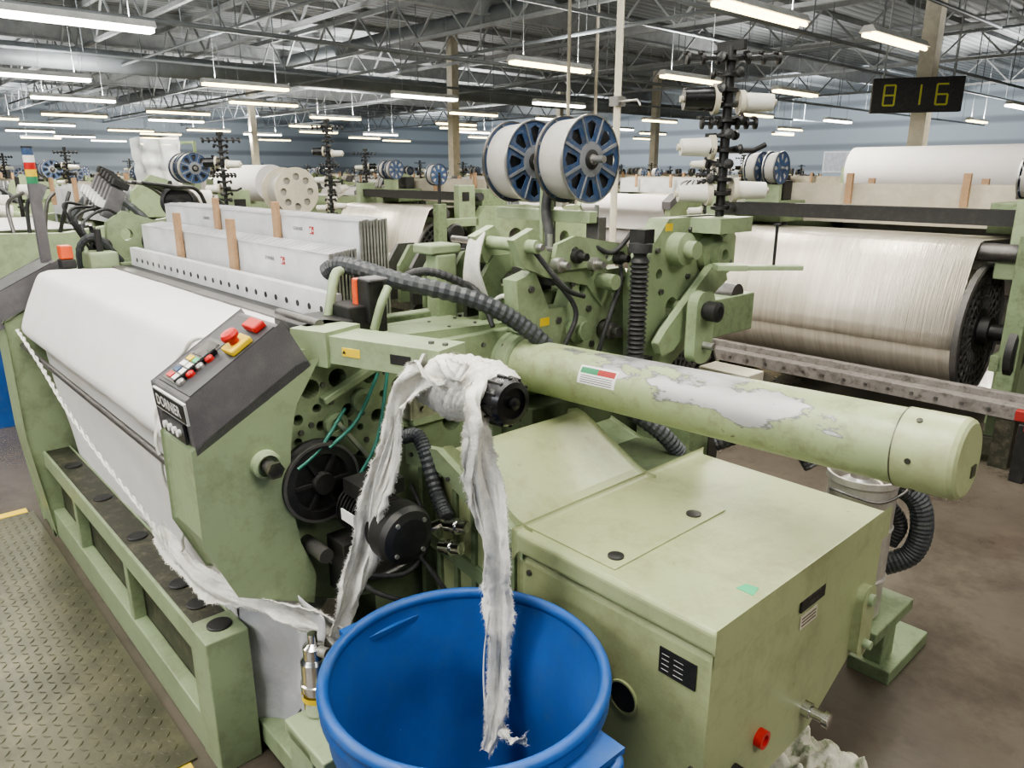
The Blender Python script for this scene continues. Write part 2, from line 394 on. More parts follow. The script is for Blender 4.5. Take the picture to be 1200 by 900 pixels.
# lamps
LAMPS=[(-11.3,2.8,1),(-18.1,3.7,1),(-17.1,7.6,0),(-26,9.2,0),(-24.8,14.2,0),(-16.4,12,1),(-10.2,10.3,0),(-15.6,16.1,1),(-34,22,1),(-24.6,19.5,0),(-5.2,8.85,0),(-4.9,12.1,0),(-9.6,13.8,0),(-38.6,11.4,0),
(-33,5,0),(-42,8,1),(-50,10,0),(-46,15,0),(-38,17.5,1),(-52,4,0),(-30,16,0),(-44,21,0),(-33,28,0),(-22.5,27,1),(-14,24,0),(-8,22,0),(-4.5,19,0),(-3.5,27,0),(-10,33,0),(-20,37,0),(-56,18,0),(-28,36,0),
(-23,5.5,1),(-30,10.5,1),(-36,14,0),(-20,20.5,1),(-29,24,1),(-40,27,0)]
EXTRA=[(-12.5,19.5,1),(-18,24,0),(-9.5,18,0),(-7,26.5,1),(-26.5,3.2,0),(-29.5,7.0,0),(-36,7.5,1),(-45,5,0),(-47,11,1),(-41,13.5,0),(-52,14,1),(-34,18.5,0),(-27,21.5,0),(-38,23.5,0),(-13.5,29,1),(-24,31.5,0),(-17.5,33,0),(-30,33,1),(-21,9.8,0),(-20,16.6,0)]
OVER=[(-4.8,-1.5),(-4.8,2.2),(-1.2,.2),(-1.2,4.2),(2.2,1.5),(-8.2,.5),(-5.0,5.6),(2.8,6.0),(-2.2,-3.0)]
lampm={}
def lamp(a,b,z,warm,power,up=0):
    key=warm
    root=empty('ceiling_lamp',(a,b,z),'hanging fluorescent batten lamp with %s light'%('cool white' if warm else 'warm white'),'lamp',group='hanging fluorescent lamps')
    L=1.0
    if key not in lampm:
        m=M('white'); m.prism([(-.12,.0),(.12,.0),(.06,.09),(-.06,.09)],'b',-L,L)
        m.use('truss_paint').tube([(0,-L*.7,.07),(0,-L*.7,ZC-3.5)],.006,5).tube([(0,L*.7,.07),(0,L*.7,ZC-3.5)],.006,5)
        t=M('lamp_tube').box(-.10,.10,-L*.97,L*.97,-.06,-.001)  # real tube, thickened so its bloom is built into the shape
        if not warm:
            t=M('warm_lamp'); 
            for s in(-.06,.06): t.tube([(s,-L*.97,-.03),(s,L*.97,-.03)],.03,8)
        obs=[]
        for mm,nm in((m,'housing'),(t,'lamp_tube')):
            me=bpy.data.meshes.new(nm); me.from_pydata(mm.v,[],mm.f)
            for q in mm.mats: me.materials.append(MATS[q])
            me.polygons.foreach_set('material_index',mm.fm); me.update(); obs.append((nm,me))
        lampm[key]=obs
    for nm,me in lampm[key]:
        o=bpy.data.objects.new(nm,me); scene.collection.objects.link(o); o.parent=root
    if power:
        l=bpy.data.lights.new('lamp_light','AREA'); l.shape='RECTANGLE'; l.size=.2; l.size_y=1.9; l.energy=power; l.color=(1,.945,.83)
        o=bpy.data.objects.new('lamp_light',l); o.location=(0,0,-.07); scene.collection.objects.link(o); o.parent=root
    if up:  # upward fill added above the lamp to brighten the ceiling, no real source
        l=bpy.data.lights.new('added_ceiling_fill','AREA'); l.shape='RECTANGLE'; l.size=.2; l.size_y=1.9; l.energy=up; l.color=(1,.98,.95)
        o=bpy.data.objects.new('added_ceiling_fill',l); o.location=(0,0,.12); o.rotation_euler=(math.pi,0,0); scene.collection.objects.link(o); o.parent=root
for i,(a,b,w) in enumerate(LAMPS):
    dist=math.hypot(a,b)
    if i%2==0 or i<3: lamp(a,b,3.5,w,260,85 if dist<16 else (160 if dist<28 else 340))
    else: lamp(a,b,3.5,w,0)
for a,b,w in EXTRA: lamp(a,b,3.5,w,0)
for a,b in OVER: lamp(a,b,3.5,1,72,0)
def add_fill(a,b,z,da,db,dz,sx_,sy_,p,col=(.95,.98,1)):  # bare area light added as fill, without any fixture
    l=bpy.data.lights.new('added_fill_light','AREA'); l.shape='RECTANGLE'; l.size=sx_; l.size_y=sy_; l.energy=p; l.color=col
    o=bpy.data.objects.new('added_fill_light',l); scene.collection.objects.link(o)
    d=R.to_3x3()@V((da,db,dz)); o.matrix_world=Matrix.Translation(R@V((a,b,z)))@d.to_track_quat('-Z','Y').to_matrix().to_4x4()
for a in(-50,-34,-18,-4): add_fill(a,36,4.4,0,1,.0,2,1,1150)  # added wash to brighten the far back wall
for b in(6,22): add_fill(-48,b,4.4,-1,0,.0,2,1,950)  # added wash to brighten the far left wall
add_fill(-1,-7,4.2,-.5,1,.12,8,1.6,420)  # added fill from behind the camera for the truss faces
# ================================================================ MAIN LOOM
L0=(-2.7,1.6,0)
loom=empty('power_loom',L0,'sage green rapier weaving loom with long tube and gearbox cover','loom')
def part(mb,name,label=None,parent=None,**k): return make(mb,name,parent=parent or loom,label=label,**k)
XD=V((.675,.738,0))
AP=-1.69
holes=[circ(.925,1.13,.026),circ(.95,1.035,.02),(circ(.868,1.01,.014)),circ(.90,.96,.014),circ(1.02,1.12,.022),circ(1.04,1.0,.02),circ(1.12,1.07,.03),circ(1.12,.93,.02),circ(.98,.9,.014),circ(1.22,1.05,.03),circ(1.3,.93,.035),circ(1.06,.84,.018),circ(1.35,1.1,.02),circ(.985,.98,.010),circ(1.06,1.06,.010),circ(.93,.91,.010),circ(.845,1.115,.026),circ(.805,1.04,.014),circ(.86,1.06,.012),circ(.80,.98,.012),circ(.885,1.185,.012)]
poly=[(.56,1.03),(.56,.78),(.64,.63),(.86,.50),(1.0,.46),(1.0,0),(1.3,0),(1.3,.4),(2.0,.4),(2.05,0),(2.4,0),(2.4,.9),(2.3,1.15),(1.5,1.2),(1.0,1.22),(.80,1.22)]
m=M('green').prism(poly,'a',-1.83,AP,holes)
part(m,'end_frame','green cast side plate with drilled holes',bevel=.003)
m=M('black').prism([(.6,.8),(.9,.55),(1.5,.55),(1.5,1.15),(.85,1.20),(.6,1.0)],'a',-1.9,-1.835); part(m,'inner_shield')
for c in[(.88,.90),(1.08,.96),(.99,1.06),(.905,1.01),(1.14,1.14)]: part(M('green').flathe([(.032,0),(.032,.02),(.018,.02),(.018,.01),(0,.01)],(AP,*c),(1,0,0),20),'bearing_boss')
for c,r in[((1.16,1.0),.04),((1.02,.79),.045)]: part(M('steel_dark').flathe([(r,0),(r,.012),(r*.7,.014),(r*.7,.03),(r*.3,.032),(r*.3,.05),(0,.05)],(AP,*c),(1,0,0),24),'bearing_cap','dark steel bearing cap')
part(M('green').bar((AP+.012,.87,1.08),(AP+.012,1.15,1.19),.03,.02),'frame_rib',bevel=.004); part(M('green').bar((AP+.012,1.0,.86),(AP+.012,1.18,1.16),.028,.02),'frame_rib',bevel=.004)
part(M('steel').bar((AP+.03,.90,1.02),(AP+.03,1.0,.88),.014,.01),'tension_link','thin steel tension link')
part(M('steel_dark').bolts([(AP,b,z) for b,z in[(.93,1.19),(1.0,1.18),(1.08,1.17),(1.16,1.15),(.90,1.07),(.99,1.02),(1.06,.93),(1.16,.85),(.97,.84),(1.2,1.12),(.90,.935),(1.07,1.12),(1.15,.96),(.95,1.0),(1.09,.88),(1.0,.94),(.88,1.12),(.82,1.17),(.80,1.09),(.84,1.02),(.81,1.005)]],(1,0,0)),'bolt_set')
m=M('green').prism([(.535,1.03),(.535,.80),(.60,.645),(.78,.555),(.79,.62),(.755,.72),(.735,.86),(.745,.95),(.755,1.03),(.775,1.10),(.835,1.19),(.80,1.185)],'a',-1.86,-1.65)
part(m,'side_casing','smooth green side casing under the control console',bevel=.012,seg=3)
m=M('green').flathe([(.036,0),(.036,.03),(.028,.035),(.028,.02)],(-1.66,.69,.965),(1,0,0),20); m.use('steel_dark').cyl((-1.66,.69,.965),(-1.585,.69,.965),.016)
m.use('rail_dark').flathe([(.022,0),(.022,.015)],(-1.60,.69,.965),(1,0,0),6)
part(m,'shaft_boss','green boss with steel shaft')
# console
con_poly=[(.53,1.155),(.765,1.30),(.825,1.19),(.54,1.034)]
con=make(M('console_grey').prism(con_poly,'a',-1.885,-1.65),'control_console',loom,'dark grey sloping control console',bevel=.006)
o0=V((-1.65,.53,1.155)); sx=V((-1,0,0)); sy=V((0,.235,.145)).normalized(); sn=V((0,-sy.z,sy.y))
def cp(x,y,h=0): return o0+sx*x+sy*y+sn*h
def cbox(mb,x0,x1,y0,y1,h0,h1,mat): return mb.obox(cp((x0+x1)/2,(y0+y1)/2,(h0+h1)/2),sx,sy,sn,(x1-x0)/2,(y1-y0)/2,(h1-h0)/2,mat)
m=M('panel_dark'); cbox(m,.012,.222,.012,.262,0,.004,'panel_dark'); cbox(m,.12,.21,.02,.17,.004,.006,'steel_dark'); cbox(m,.13,.2,.11,.16,.006,.008,'black_gloss')
make(m,'control_panel',con,'black control panel plate',bevel=.001)
for i in range(4):
    for j in range(2):
        m=M('white'); cbox(m,.125+j*.038,.155+j*.038,.028+i*.02,.043+i*.02,.006,.011,['white','red','white','blue_disc','white','white','green_sticker','yellow'][i*2+j])
        make(m,'push_button',con)
for i in range(4):
    m=M('red' if i%2 else 'steel'); m.flathe([(.011,.004),(.011,.012),(.008,.016),(0,.017)],cp(.10,.03+i*.028),sn,16); make(m,'indicator_button',con)
m=M('yellow'); cbox(m,.02,.08,.145,.205,.004,.02,'yellow'); make(m,'stop_switch_base',con,'yellow emergency stop housing',bevel=.004)
m=M('red').flathe([(.012,.02),(.012,.032),(.02,.034),(.022,.042),(.018,.05),(0,.052)],cp(.05,.175),sn,24); make(m,'emergency_stop_button',con,'red mushroom emergency stop button')
m=M('red'); cbox(m,.04,.11,.225,.258,.004,.022,'red'); make(m,'signal_block',con,'red signal block',bevel=.004)
m=M('black_gloss'); cbox(m,.1,.11,.02,.14,.004,.02,'black_gloss'); make(m,'toggle_rail',con,bevel=.003)
f0=V((-1.768,.5300,1.122)); fx=V((1,0,0)); fy=V((0,-.0825,.9966)).normalized()
m=M('black'); m.obox(f0+V((0,-.002,0)),fx,fy,fx.cross(fy),.106,.026,.003,'white'); m.obox(f0+V((0,-.004,0)),fx,fy,fx.cross(fy),.102,.022,.003,'black'); m.text('DORNIER',.0375,f0+V((0,-.0078,0)),fx,fy,'white')
make(m,'name_plate',con,'black name plate with white lettering')
m=M('black'); c=V((-1.768,.531,1.065)); m.obox(c,fx,fy,fx.cross(fy),.07,.025,.003,'panel_dark')
for i in range(4): m.use('white').flathe([(.009,0),(.009,.008),(.0,.009)],c+V((-.045+i*.03,-.003,0)),(0,-1,0),12)
make(m,'key_pad',con,'small keypad with white round buttons')
m=M('black').box(-1.9,-1.72,.86,1.0,1.2,1.27); m.box(-1.86,-1.74,1.0,1.12,1.22,1.30); m.use('steel_dark').cyl((-1.95,.9,1.27),(-1.72,.9,1.27),.014)
part(m,'drive_bracket','black bracket behind the console',bevel=.004)
m=M('green'); p=V((-1.72,.90,1.225));q=V((-1.33,1.03,1.225)); d=(q-p).normalized(); n=V((-d.y,d.x,0))
m.obox((p+q)/2,d,n,(0,0,1),.205,.055,.035); m.obox(p+d*.02,d,n,(0,0,1),.06,.065,.045)
m.use('black').obox(p+d*.30-n*.0555,d,(0,0,1),n,.03,.012,.001); m.use('yellow').obox(p+d*.15-n*.0556,d,(0,0,1),n,.028,.011,.001)
m.text('▲',.012,p+d*.13-n*.0572,d,(0,0,1),'black')
m.bolts([p+d*t+V((0,0,.035)) for t in(.06,.35,.39)],(0,0,1),.008)
part(m,'roller_arm','flat green arm carrying the take-off roller',bevel=.008,seg=3)
m=M('green').box(-2.05,-1.66,1.14,1.66,.95,1.185); m.box(-1.9,-1.70,1.2,1.45,1.185,1.205)
m.bolts([(-1.66,b,z) for b in(1.2,1.4,1.62) for z in(1.0,1.15)],(1,0,0)); m.bolts([(-1.72-.1*i,1.22+.1*j,1.205 if (i<2 and j<3) else 1.185) for i in range(3) for j in range(4)],(0,0,1),.006)
part(m,'drive_head','green drive head casing at the root of the tube',bevel=.012,seg=3)
m=M('yellow').box(-2.02,-1.76,1.12,1.15,1.19,1.197); part(m,'warning_strip','yellow warning strip')
# tube
ta=V((-1.66,1.525,1.078)); tb=V((-.375,1.535,1.120)); td=(tb-ta).normalized()
Lt=(tb-ta).length
m=M('worn_tube').lathe([(.079,0),(.079,Lt-.12)],ta,td,64,caps=False)
tubeo=part(m,'rapier_tube','long green tube with worn paint and bare metal')
m=M('green').flathe([(.10,-.02),(.10,.02),(.094,.024),(.094,.055),(.083,.06),(.079,.06)],ta,td,40); m.bolts([ta+td*.02+ (frame(td)[0]*math.cos(t)+frame(td)[1]*math.sin(t))*.09 for t in [i*math.pi/4 for i in range(8)]],td,.007)
part(m,'tube_collar','green flange collar')
m=M('green_light').flathe([(.079,-.004),(.082,-.004),(.082,.098),(.079,.107),(.072,.112),(.0,.112)],ta+td*(Lt-.12),td,64,caps=False)
x_,y_,_=frame(td)
e=ta+td*(Lt-.12)
for t in [i*math.pi/3 for i in range(6)]:
    m.use('rail_dark').flathe([(.006,0),(.006,.004),(.003,.004)],e+td*.03+(x_*math.cos(t)+y_*math.sin(t))*.081,(x_*math.cos(t)+y_*math.sin(t)),8)
m.use('rail_dark').flathe([(.0825,-.006),(.0825,-.003)],e,td,64,caps=False)
m.use('rail_dark').obox(e+td*.1135-V((0,0,.03))+V((0,.03,0)),(0,1,0),(0,0,1),td,.012,.012,.002)
part(m,'tube_end_cap','green end cap of the tube')
def stick(mb,s0,s1,t0,t1,mat,r=.0798):
    def fn(u,v):
        s=s0+(s1-s0)*u; t=math.radians(t0+(t1-t0)*v)
        return ta+td*s+V((0,-math.cos(t),math.sin(t)))*r
    mb.grid(6,8,fn,mat)
m=M('white'); stick(m,.34,.47,5,42,'white'); stick(m,.345,.405,26,38,'flag_green',.0803); stick(m,.405,.465,26,38,'red_dull',.0803)
for i in range(4): stick(m,.35,.46,8+i*4.2,9.6+i*4.2,'steel_dark',.0803)
part(m,'tube_sticker','white sticker with green and red bands')
# --- gearbox cover
gb=empty('gearbox',( -.93,1.5,.3),None,None,parent=loom)
m=M('green_light').prism([(1.13,.30),(1.13,.735),(1.905,.735),(1.905,.52),(1.86,.46),(1.6,.32)],'a',-1.20,-.645)
make(m,'gearbox_body',gb,'light sage green gearbox housing',bevel=.014,seg=3)
m=M('green_light').prism([(1.120,.742),(1.120,.80),(1.915,.80),(1.915,.742)],'a',-1.21,-.635)
make(m,'gearbox_lid',gb,'flat light green lid',bevel=.014,seg=4)
pr=[(-1.19,.50),(-1.19,.799),(-1.225,.803),(-1.25,.812),(-1.46,.922),(-1.49,.928),(-1.52,.918),(-1.535,.88),(-1.535,.50)]
m=M('green_light').prism(pr,'b',1.145,1.64)
make(m,'sloping_cover',gb,'broad rounded sloping light green cover',bevel=.012,seg=3)
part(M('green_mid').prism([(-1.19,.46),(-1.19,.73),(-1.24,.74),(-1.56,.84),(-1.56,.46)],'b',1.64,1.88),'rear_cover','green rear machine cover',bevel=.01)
m=M('green_light').box(-1.195,-.925,1.155,1.60,.800,.804); make(m,'hatch',gb,'flush hatch plate on the lid',bevel=.0015)
for c in[(-.96,1.20),(-.965,1.515)]:
    m=M('black').flathe([(.006,0),(.019,.001),(.019,.005),(.012,.007),(0,.008)],(c[0],c[1],.803),(0,0,1),20); make(m,'lid_knob',gb,'black rubber plug')
EX=-.645
m=M('black').box(EX+.001,EX+.006,1.47,1.585,.69,.735)
m.text('GETRIEBE',.015,(EX+.0062,1.528,.722),(0,1,0),(0,0,1),'steel_dark'); m.text('22/24 ·3',.011,(EX+.0062,1.528,.702),(0,1,0),(0,0,1),'steel_dark')
make(m,'type_plate',gb,'black embossed type plate')
m=M('cream').box(EX+.001,EX+.003,1.48,1.56,.64,.675)
for i in range(3): m.use('black').box(EX+.003,EX+.0035,1.486,1.554,.647+i*.009,.650+i*.009)
make(m,'type_plate',gb,'small cream printed plate')
m=M('black').box(-.775,-.685,1.126,1.1285,.64,.70)
for i in range(4): m.use('white').box(-.768,-.750,1.1255,1.126,.65+i*.012,.6508+i*.012).box(-.738,-.715,1.1255,1.126,.65+i*.012,.6508+i*.012)
make(m,'type_plate',gb,'black data plate with white print')
m=M('green_sticker').prism([(-.705,1.29),(-.665,1.29),(-.672,1.325),(-.70,1.32)],'z',.800,.8012); make(m,'sticker',gb,'bright green tape scrap')
m=M('black').cyl((-.865,1.128,.52),(-.865,1.1295,.52),.036); m.use('green_light').flathe([(.036,0),(.041,0),(.041,.006),(.036,.006)],(-.865,1.130,.52),(0,-1,0),24,caps=False); make(m,'port_hole',gb,'dark round opening')
m=M('green_light').prism(rrect(1.79,1.86,.42,.62,.034,6),'a',EX,EX+.025); m.use('green').flathe([(.016,0),(.016,.012)],(EX+.025,1.825,.585),(1,0,0),16).flathe([(.012,0),(.012,.02)],(EX+.025,1.825,.455),(1,0,0),12)
make(m,'link_lever',gb,'rounded green lever on the end face',bevel=.004)
m=M('red').flathe([(.022,0),(.022,.018),(.013,.018),(.013,.01),(0,.01)],(EX,1.34,.43),(1,0,0),20); make(m,'oil_plug',gb,'red oil plug')
m=M('chrome').flathe([(.02,0),(.02,.02),(.014,.02),(.014,.05),(.02,.052),(.02,.066),(.008,.067)],(EX,1.56,.385),(1,0,0),6); m.use('yellow').cyl((EX+.055,1.56,.385),(EX+.06,1.56,.385),.012); make(m,'pipe_fitting',gb,'chrome hex pipe fitting')
m=M('black').flathe([(.018,0),(.018,.02),(.01,.022)],(EX,1.24,.40),(1,0,0),18); make(m,'plug',gb)
m=M('steel_dark').bolts([(-1.17,1.13,.70),(-1.17,1.13,.45),(-.68,1.13,.45)],(0,-1,0),.008); make(m,'bolt_set',gb)
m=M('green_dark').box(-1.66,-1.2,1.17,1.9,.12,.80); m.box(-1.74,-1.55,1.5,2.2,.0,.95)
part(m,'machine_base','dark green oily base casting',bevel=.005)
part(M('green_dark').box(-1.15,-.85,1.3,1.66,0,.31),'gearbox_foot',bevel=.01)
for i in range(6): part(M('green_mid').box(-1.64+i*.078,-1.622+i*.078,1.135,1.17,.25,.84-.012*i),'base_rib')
m=M('green').prism([(-1.68,.90),(-1.53,.92),(-1.22,.79),(-1.19,.79),(-1.19,.73),(-1.24,.73),(-1.52,.86),(-1.68,.84)],'b',1.122,1.146)
m.bolts([(-1.65+i*.085,1.122,.875-(.0 if i<2 else .037*(i-1.4))) for i in range(6)],(0,-1,0),.007)
m.prism([(-1.66,.62),(-1.22,.56),(-1.22,.60),(-1.66,.66)],'b',1.13,1.17,m='green_mid')
part(m,'cover_flange','green flange strip with bolts',bevel=.002)
# pulleys, motor
m=M('black').flathe([(.03,0),(.108,0),(.108,.012),(.10,.016),(.10,.028),(.108,.032),(.108,.044),(.078,.046),(.074,.036),(.03,.036),(.028,.06),(0,.06)],(AP+.005,.835,.875),(1,0,0),40,caps=False)
for i in range(6):
    t=i*math.pi/3; m.bar((AP+.045,.835+.03*math.cos(t),.875+.03*math.sin(t)),(AP+.045,.835+.076*math.cos(t),.875+.076*math.sin(t)),.012,.01)
m.use('iron').flathe([(.108,.044),(.108,.047),(.100,.047)],(AP+.005,.835,.875),(1,0,0),40,caps=False)
part(m,'belt_pulley','black grooved belt pulley')
m=M('black').flathe([(.03,0),(.07,0),(.07,.03),(.06,.032),(.03,.032)],(AP+.002,.94,.84),(1,0,0),32); part(m,'belt_pulley')
m=M('black')
prof=[(.05,0),(.062,.01)]
for i in range(11): h=.02+i*.014; prof+=[(.058,h),(.07,h+.001),(.07,h+.006),(.058,h+.007)]
prof+=[(.058,.18),(.074,.182),(.078,.19),(.078,.235),(.07,.25),(.05,.256),(0,.257)]
m.flathe(prof,(-1.63,.92,.80),(1,0,-.05),36,caps=False)
m.box(-1.58,-1.48,.86,.98,.86,.90); m.use('steel').bolts([( -1.375,.92+.055*math.cos(t),.79+.055*math.sin(t)) for t in[i*math.pi/2+.7 for i in range(4)]],(1,0,0),.006,.006,'steel')
m.use('white').box(-1.56,-1.50,.838,.842,.80,.83)
part(m,'electric_motor','black finned electric motor')
def flex(name,pts,r,mat,label,k=14,parent=None,rib=.16):
    m=M(mat).tube(smooth(pts,k),r,12,rib=rib); return make(m,name,parent or loom,label)
flex('cable_hose',[(-1.66,1.10,.93),(-1.62,1.12,.94),(-1.58,1.12,.90),(-1.52,1.11,.80),(-1.45,1.09,.76)],.019,'hose_grey','grey corrugated cable hose')
m=M('chrome'); 
for z in(.745,.69): m.flathe([(.017,0),(.017,.025),(.022,.026),(.022,.04),(.017,.041),(.017,.07),(.012,.071)],(-1.44,1.08-.02*(z<.7),z),(1,.25,.2),12)
m.use('chrome').tube([(-1.45,1.08,.75),(-1.5,1.06,.72),(-1.5,1.02,.70)],.015,10)
part(m,'hose_coupling','chrome hose couplings')
for pts in([(-1.66,1.03,1.13),(-1.645,.95,1.02),(-1.64,.86,.965)],[(-1.66,1.06,1.13),(-1.63,1.0,.96),(-1.63,.93,.86)],[(-1.67,.93,1.05),(-1.645,.84,.97),(-1.64,.77,.93)]):
    m=M('cord_green').tube(smooth(pts,6),.005,8); part(m,'round_belt','thin green round belt')
part(M('black').flathe([(.02,0),(.06,0),(.06,.03),(.02,.03)],(AP,1.0,.72),(1,0,0),28),'gear_wheel'); part(M('black').flathe([(.02,0),(.045,0),(.045,.04),(.02,.04)],(AP,1.12,.64),(1,0,0),24),'gear_wheel')
m=M('steel_dark').box(-1.70,-1.62,.95,1.12,.56,.60).box(-1.70,-1.60,.86,.92,.54,.7).tube(smooth([(-1.68,.86,.62),(-1.60,.95,.57),(-1.58,1.1,.6)],6),.008,8).cyl((-1.70,.80,.70),(-1.58,.80,.70),.02)
part(m,'gear_train','dark oily gear train',bevel=.003)
for pts in([(-1.66,1.12,.78),(-1.55,1.10,.66),(-1.52,1.0,.60),(-1.6,.9,.60)],[(-1.66,1.05,.70),(-1.5,1.05,.62),(-1.45,1.1,.5),(-1.5,1.14,.4)],[(-1.66,.88,.66),(-1.55,.9,.58),(-1.5,1.0,.52),(-1.55,1.12,.45)]):
    part(M('rubber').tube(smooth(pts,8),.007,8),'cable','thin black cable')
m=M('steel').prism([(.92,1.10),(1.05,1.10),(1.05,1.16),(1.02,1.25),(.96,1.25),(.92,1.19)],'a',-1.355,-1.345)
m.box(-1.40,-1.345,.915,.925,1.10,1.16); m.bolts([(-1.345,.95,1.12),(-1.345,1.03,1.12),(-1.345,1.0,1.235)],(1,0,0),.007,.005,'steel')
m.cyl((-1.36,.985,1.19),(-1.09,.985,1.19),.012)
part(m,'roller_bracket','bent steel bracket')
m=M('black_gloss').flathe([(.03,0),(.043,.01),(.043,.21),(.050,.213),(.052,.25),(.045,.262),(.033,.264),(.031,.256),(.014,.256),(.012,.270),(0,.272)],(-1.335,.985,1.19),(1,0,0),32)
for i in range(12):
    t=i*math.pi/6; m.bar((-1.12,.985+.052*math.cos(t),1.19+.052*math.sin(t)),(-1.080,.985+.050*math.cos(t),1.19+.050*math.sin(t)),.007,.005)
part(m,'take_off_roller','black take-off roller with knurled end')
# breast beam, cloth
prof=smooth([(0,1.08,1.225),(0,.90,1.232),(0,.72,1.242),(0,.675,1.238),(0,.645,1.222),(0,.615,1.165),(0,.585,1.10),(0,.558,1.03),(0,.552,1.0),(0,.56,.975),(0,.585,.955),(0,.615,.94),(0,.63,.86),(0,.645,.7),(0,.66,.52),(0,.68,.34)],5)
def cl(u,v):
    p=prof[round(v*(len(prof)-1))]; a=-3.72+u*1.83
    w=.003*noise.noise(V((a*2.2,p.z*3,1)))+.0015*noise.noise(V((a*9,p.z*2,4)))
    if p.z<.93: w=w*4+.006*noise.noise(V((a*3+p.z*2,0,7)))
    return V((a,p.y+w,p.z+w))
m=M('fabric').grid(90,len(prof),cl)
part(m,'woven_cloth','smooth white woven cloth running over the breast beam',solid=.002)
part(M('steel').cyl((-3.75,.70,1.205),(-1.88,.70,1.205),.028),'breast_roller','steel breast roller')
part(M('steel').cyl((-3.75,.60,.995),(-1.88,.60,.995),.03),'breast_roller','steel breast roller')
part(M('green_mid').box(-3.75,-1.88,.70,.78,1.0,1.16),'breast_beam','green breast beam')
m=M('steel_dark').cyl((-3.75,.548,.925),(-1.80,.548,.925),.010); part(m,'guide_rod','slim steel guide rod')
m=M('fabric').cyl((-3.68,.86,.42),(-1.95,.86,.42),.15,seg=40); m.use('steel').cyl((-3.76,.86,.42),(-1.9,.86,.42),.02); part(m,'cloth_roll','roll of white woven cloth')
m=M('fluff'); path=[(-3.72,.535,1.0),(-3.3,.53,.92),(-2.9,.52,.84),(-2.5,.525,.76),(-2.2,.55,.67),(-2.07,.58,.56)]
ps=smooth(path,22)
for ph in(0,math.pi): m.tube([p+V((0,math.cos(i*.9+ph)*.004,math.sin(i*.9+ph)*.004)) for i,p in enumerate(ps)],.0045,6)
part(m,'selvedge_rope','twisted white selvedge rope')
m=M('fluff'); m.tube([p+V((0,math.cos(i*.7)*.003,math.sin(i*.7)*.003)) for i,p in enumerate(smooth([(-1.885,.70,1.25),(-1.93,.64,1.225),(-1.98,.585,1.12),(-1.99,.555,1.03),(-1.97,.545,.9),(-1.98,.58,.72),(-2.05,.59,.6)],14))],.005,6)
part(m,'selvedge_rope')
m=M('fluff'); ribbon(m,[(-2.2,.57,.62),(-2.05,.58,.575),(-1.9,.60,.56),(-1.75,.63,.575),(-1.62,.68,.575),(-1.55,.76,.53),(-1.50,.80,.47)],.07,3,side=(0,.3,1),k=14,twist=.4)
part(m,'selvedge_waste','frayed white selvedge waste')
def hang(u,v):
    a=-2.12+u*.60; top=.60-.03*u; z=top-v*(.55-.20*abs(u-.55)); b=.66+.10*u+.035*math.sin(u*11+v*1.5)*(.3+v)+.02*noise.noise(V((u*6,v*5,2)))
    return V((a+.1*v*(.5-u),b,z))
part(M('fabric_grey').grid(40,26,hang),'hanging_cloth','limp grey white cloth hanging below the frame',solid=.002)
m=M('board_white').box(-3.74,-1.88,1.03,1.06,1.235,1.315)
for i in range(24): m.use('black').cyl((-3.65+i*.074,1.029,1.265),(-3.65+i*.074,1.0285,1.265),.010,seg=12)
part(m,'reed_rail','pale metal rail with a row of round holes')
part(M('black').box(-3.74,-1.9,.99,1.03,1.20,1.235),'reed','black reed base'); part(M('steel_dark').box(-3.72,-1.9,.94,.985,1.215,1.238),'temple_bar')
def heald(b,z0,z1,a0,a1,mark):
    m=M('board_white').box(a0,a1,b-.003,b+.003,z0,z1)
    m.use('steel').box(a1-.004,a1+.006,b-.0035,b+.0035,z0-.05,z1+.002).use('aluminium').box(a0,a1,b-.004,b+.004,z1-.005,z1+.002).box(a0,a1,b-.004,b+.004,z0,z0+.006)
    if mark:
        ac=a1-.30
        m.use('red_dull').box(ac-.018,ac-.002,b-.0040,b-.003,z1-.055,z1-.03).box(ac+.001,ac+.011,b-.0040,b-.003,z1-.055,z1-.03)
        m.use('white').box(ac-.015,ac-.010,b-.0044,b-.004,z1-.052,z1-.036).box(ac-.008,ac-.005,b-.0044,b-.004,z1-.050,z1-.033).box(ac+.004,ac+.009,b-.0044,b-.004,z1-.046,z1-.041)
        m.text('DORNIER',.016,(ac-.10,b-.003,z1-.042),(1,0,0),(0,0,1),'console_grey')
        m.text('DORNIER',.016,(ac-.92,b-.003,z1-.042),(1,0,0),(0,0,1),'console_grey')
    part(m,'heald_frame','long thin pale grey heald frame board')
for i in range(8): heald(1.09+i*.012,1.22,1.415+.0015*i,-3.72,-1.99,i==0)
for i in range(9): heald(1.205+i*.0125,1.22,1.505+.002*(i%3),-3.72,-2.00-.002*i,i==0)
for a in(-3.20,-2.66):
    part(M('wood').box(a-.028,a+.022,1.066,1.084,1.27,1.49),'wooden_block','upright wooden spacer block',bevel=.003)
    part(M('wood').box(a+.10,a+.14,1.184,1.200,1.36,1.55),'wooden_block','upright wooden spacer block',bevel=.003)
part(M('green_mid').box(-1.97,-1.92,1.08,1.50,1.0,1.22),'heald_guide','green guide frame beside the heald frames',bevel=.006)
part(M('green').box(-1.94,-1.88,1.40,1.48,1.0,1.40).box(-1.98,-1.88,1.38,1.50,1.40,1.43),'heald_guide',bevel=.006)
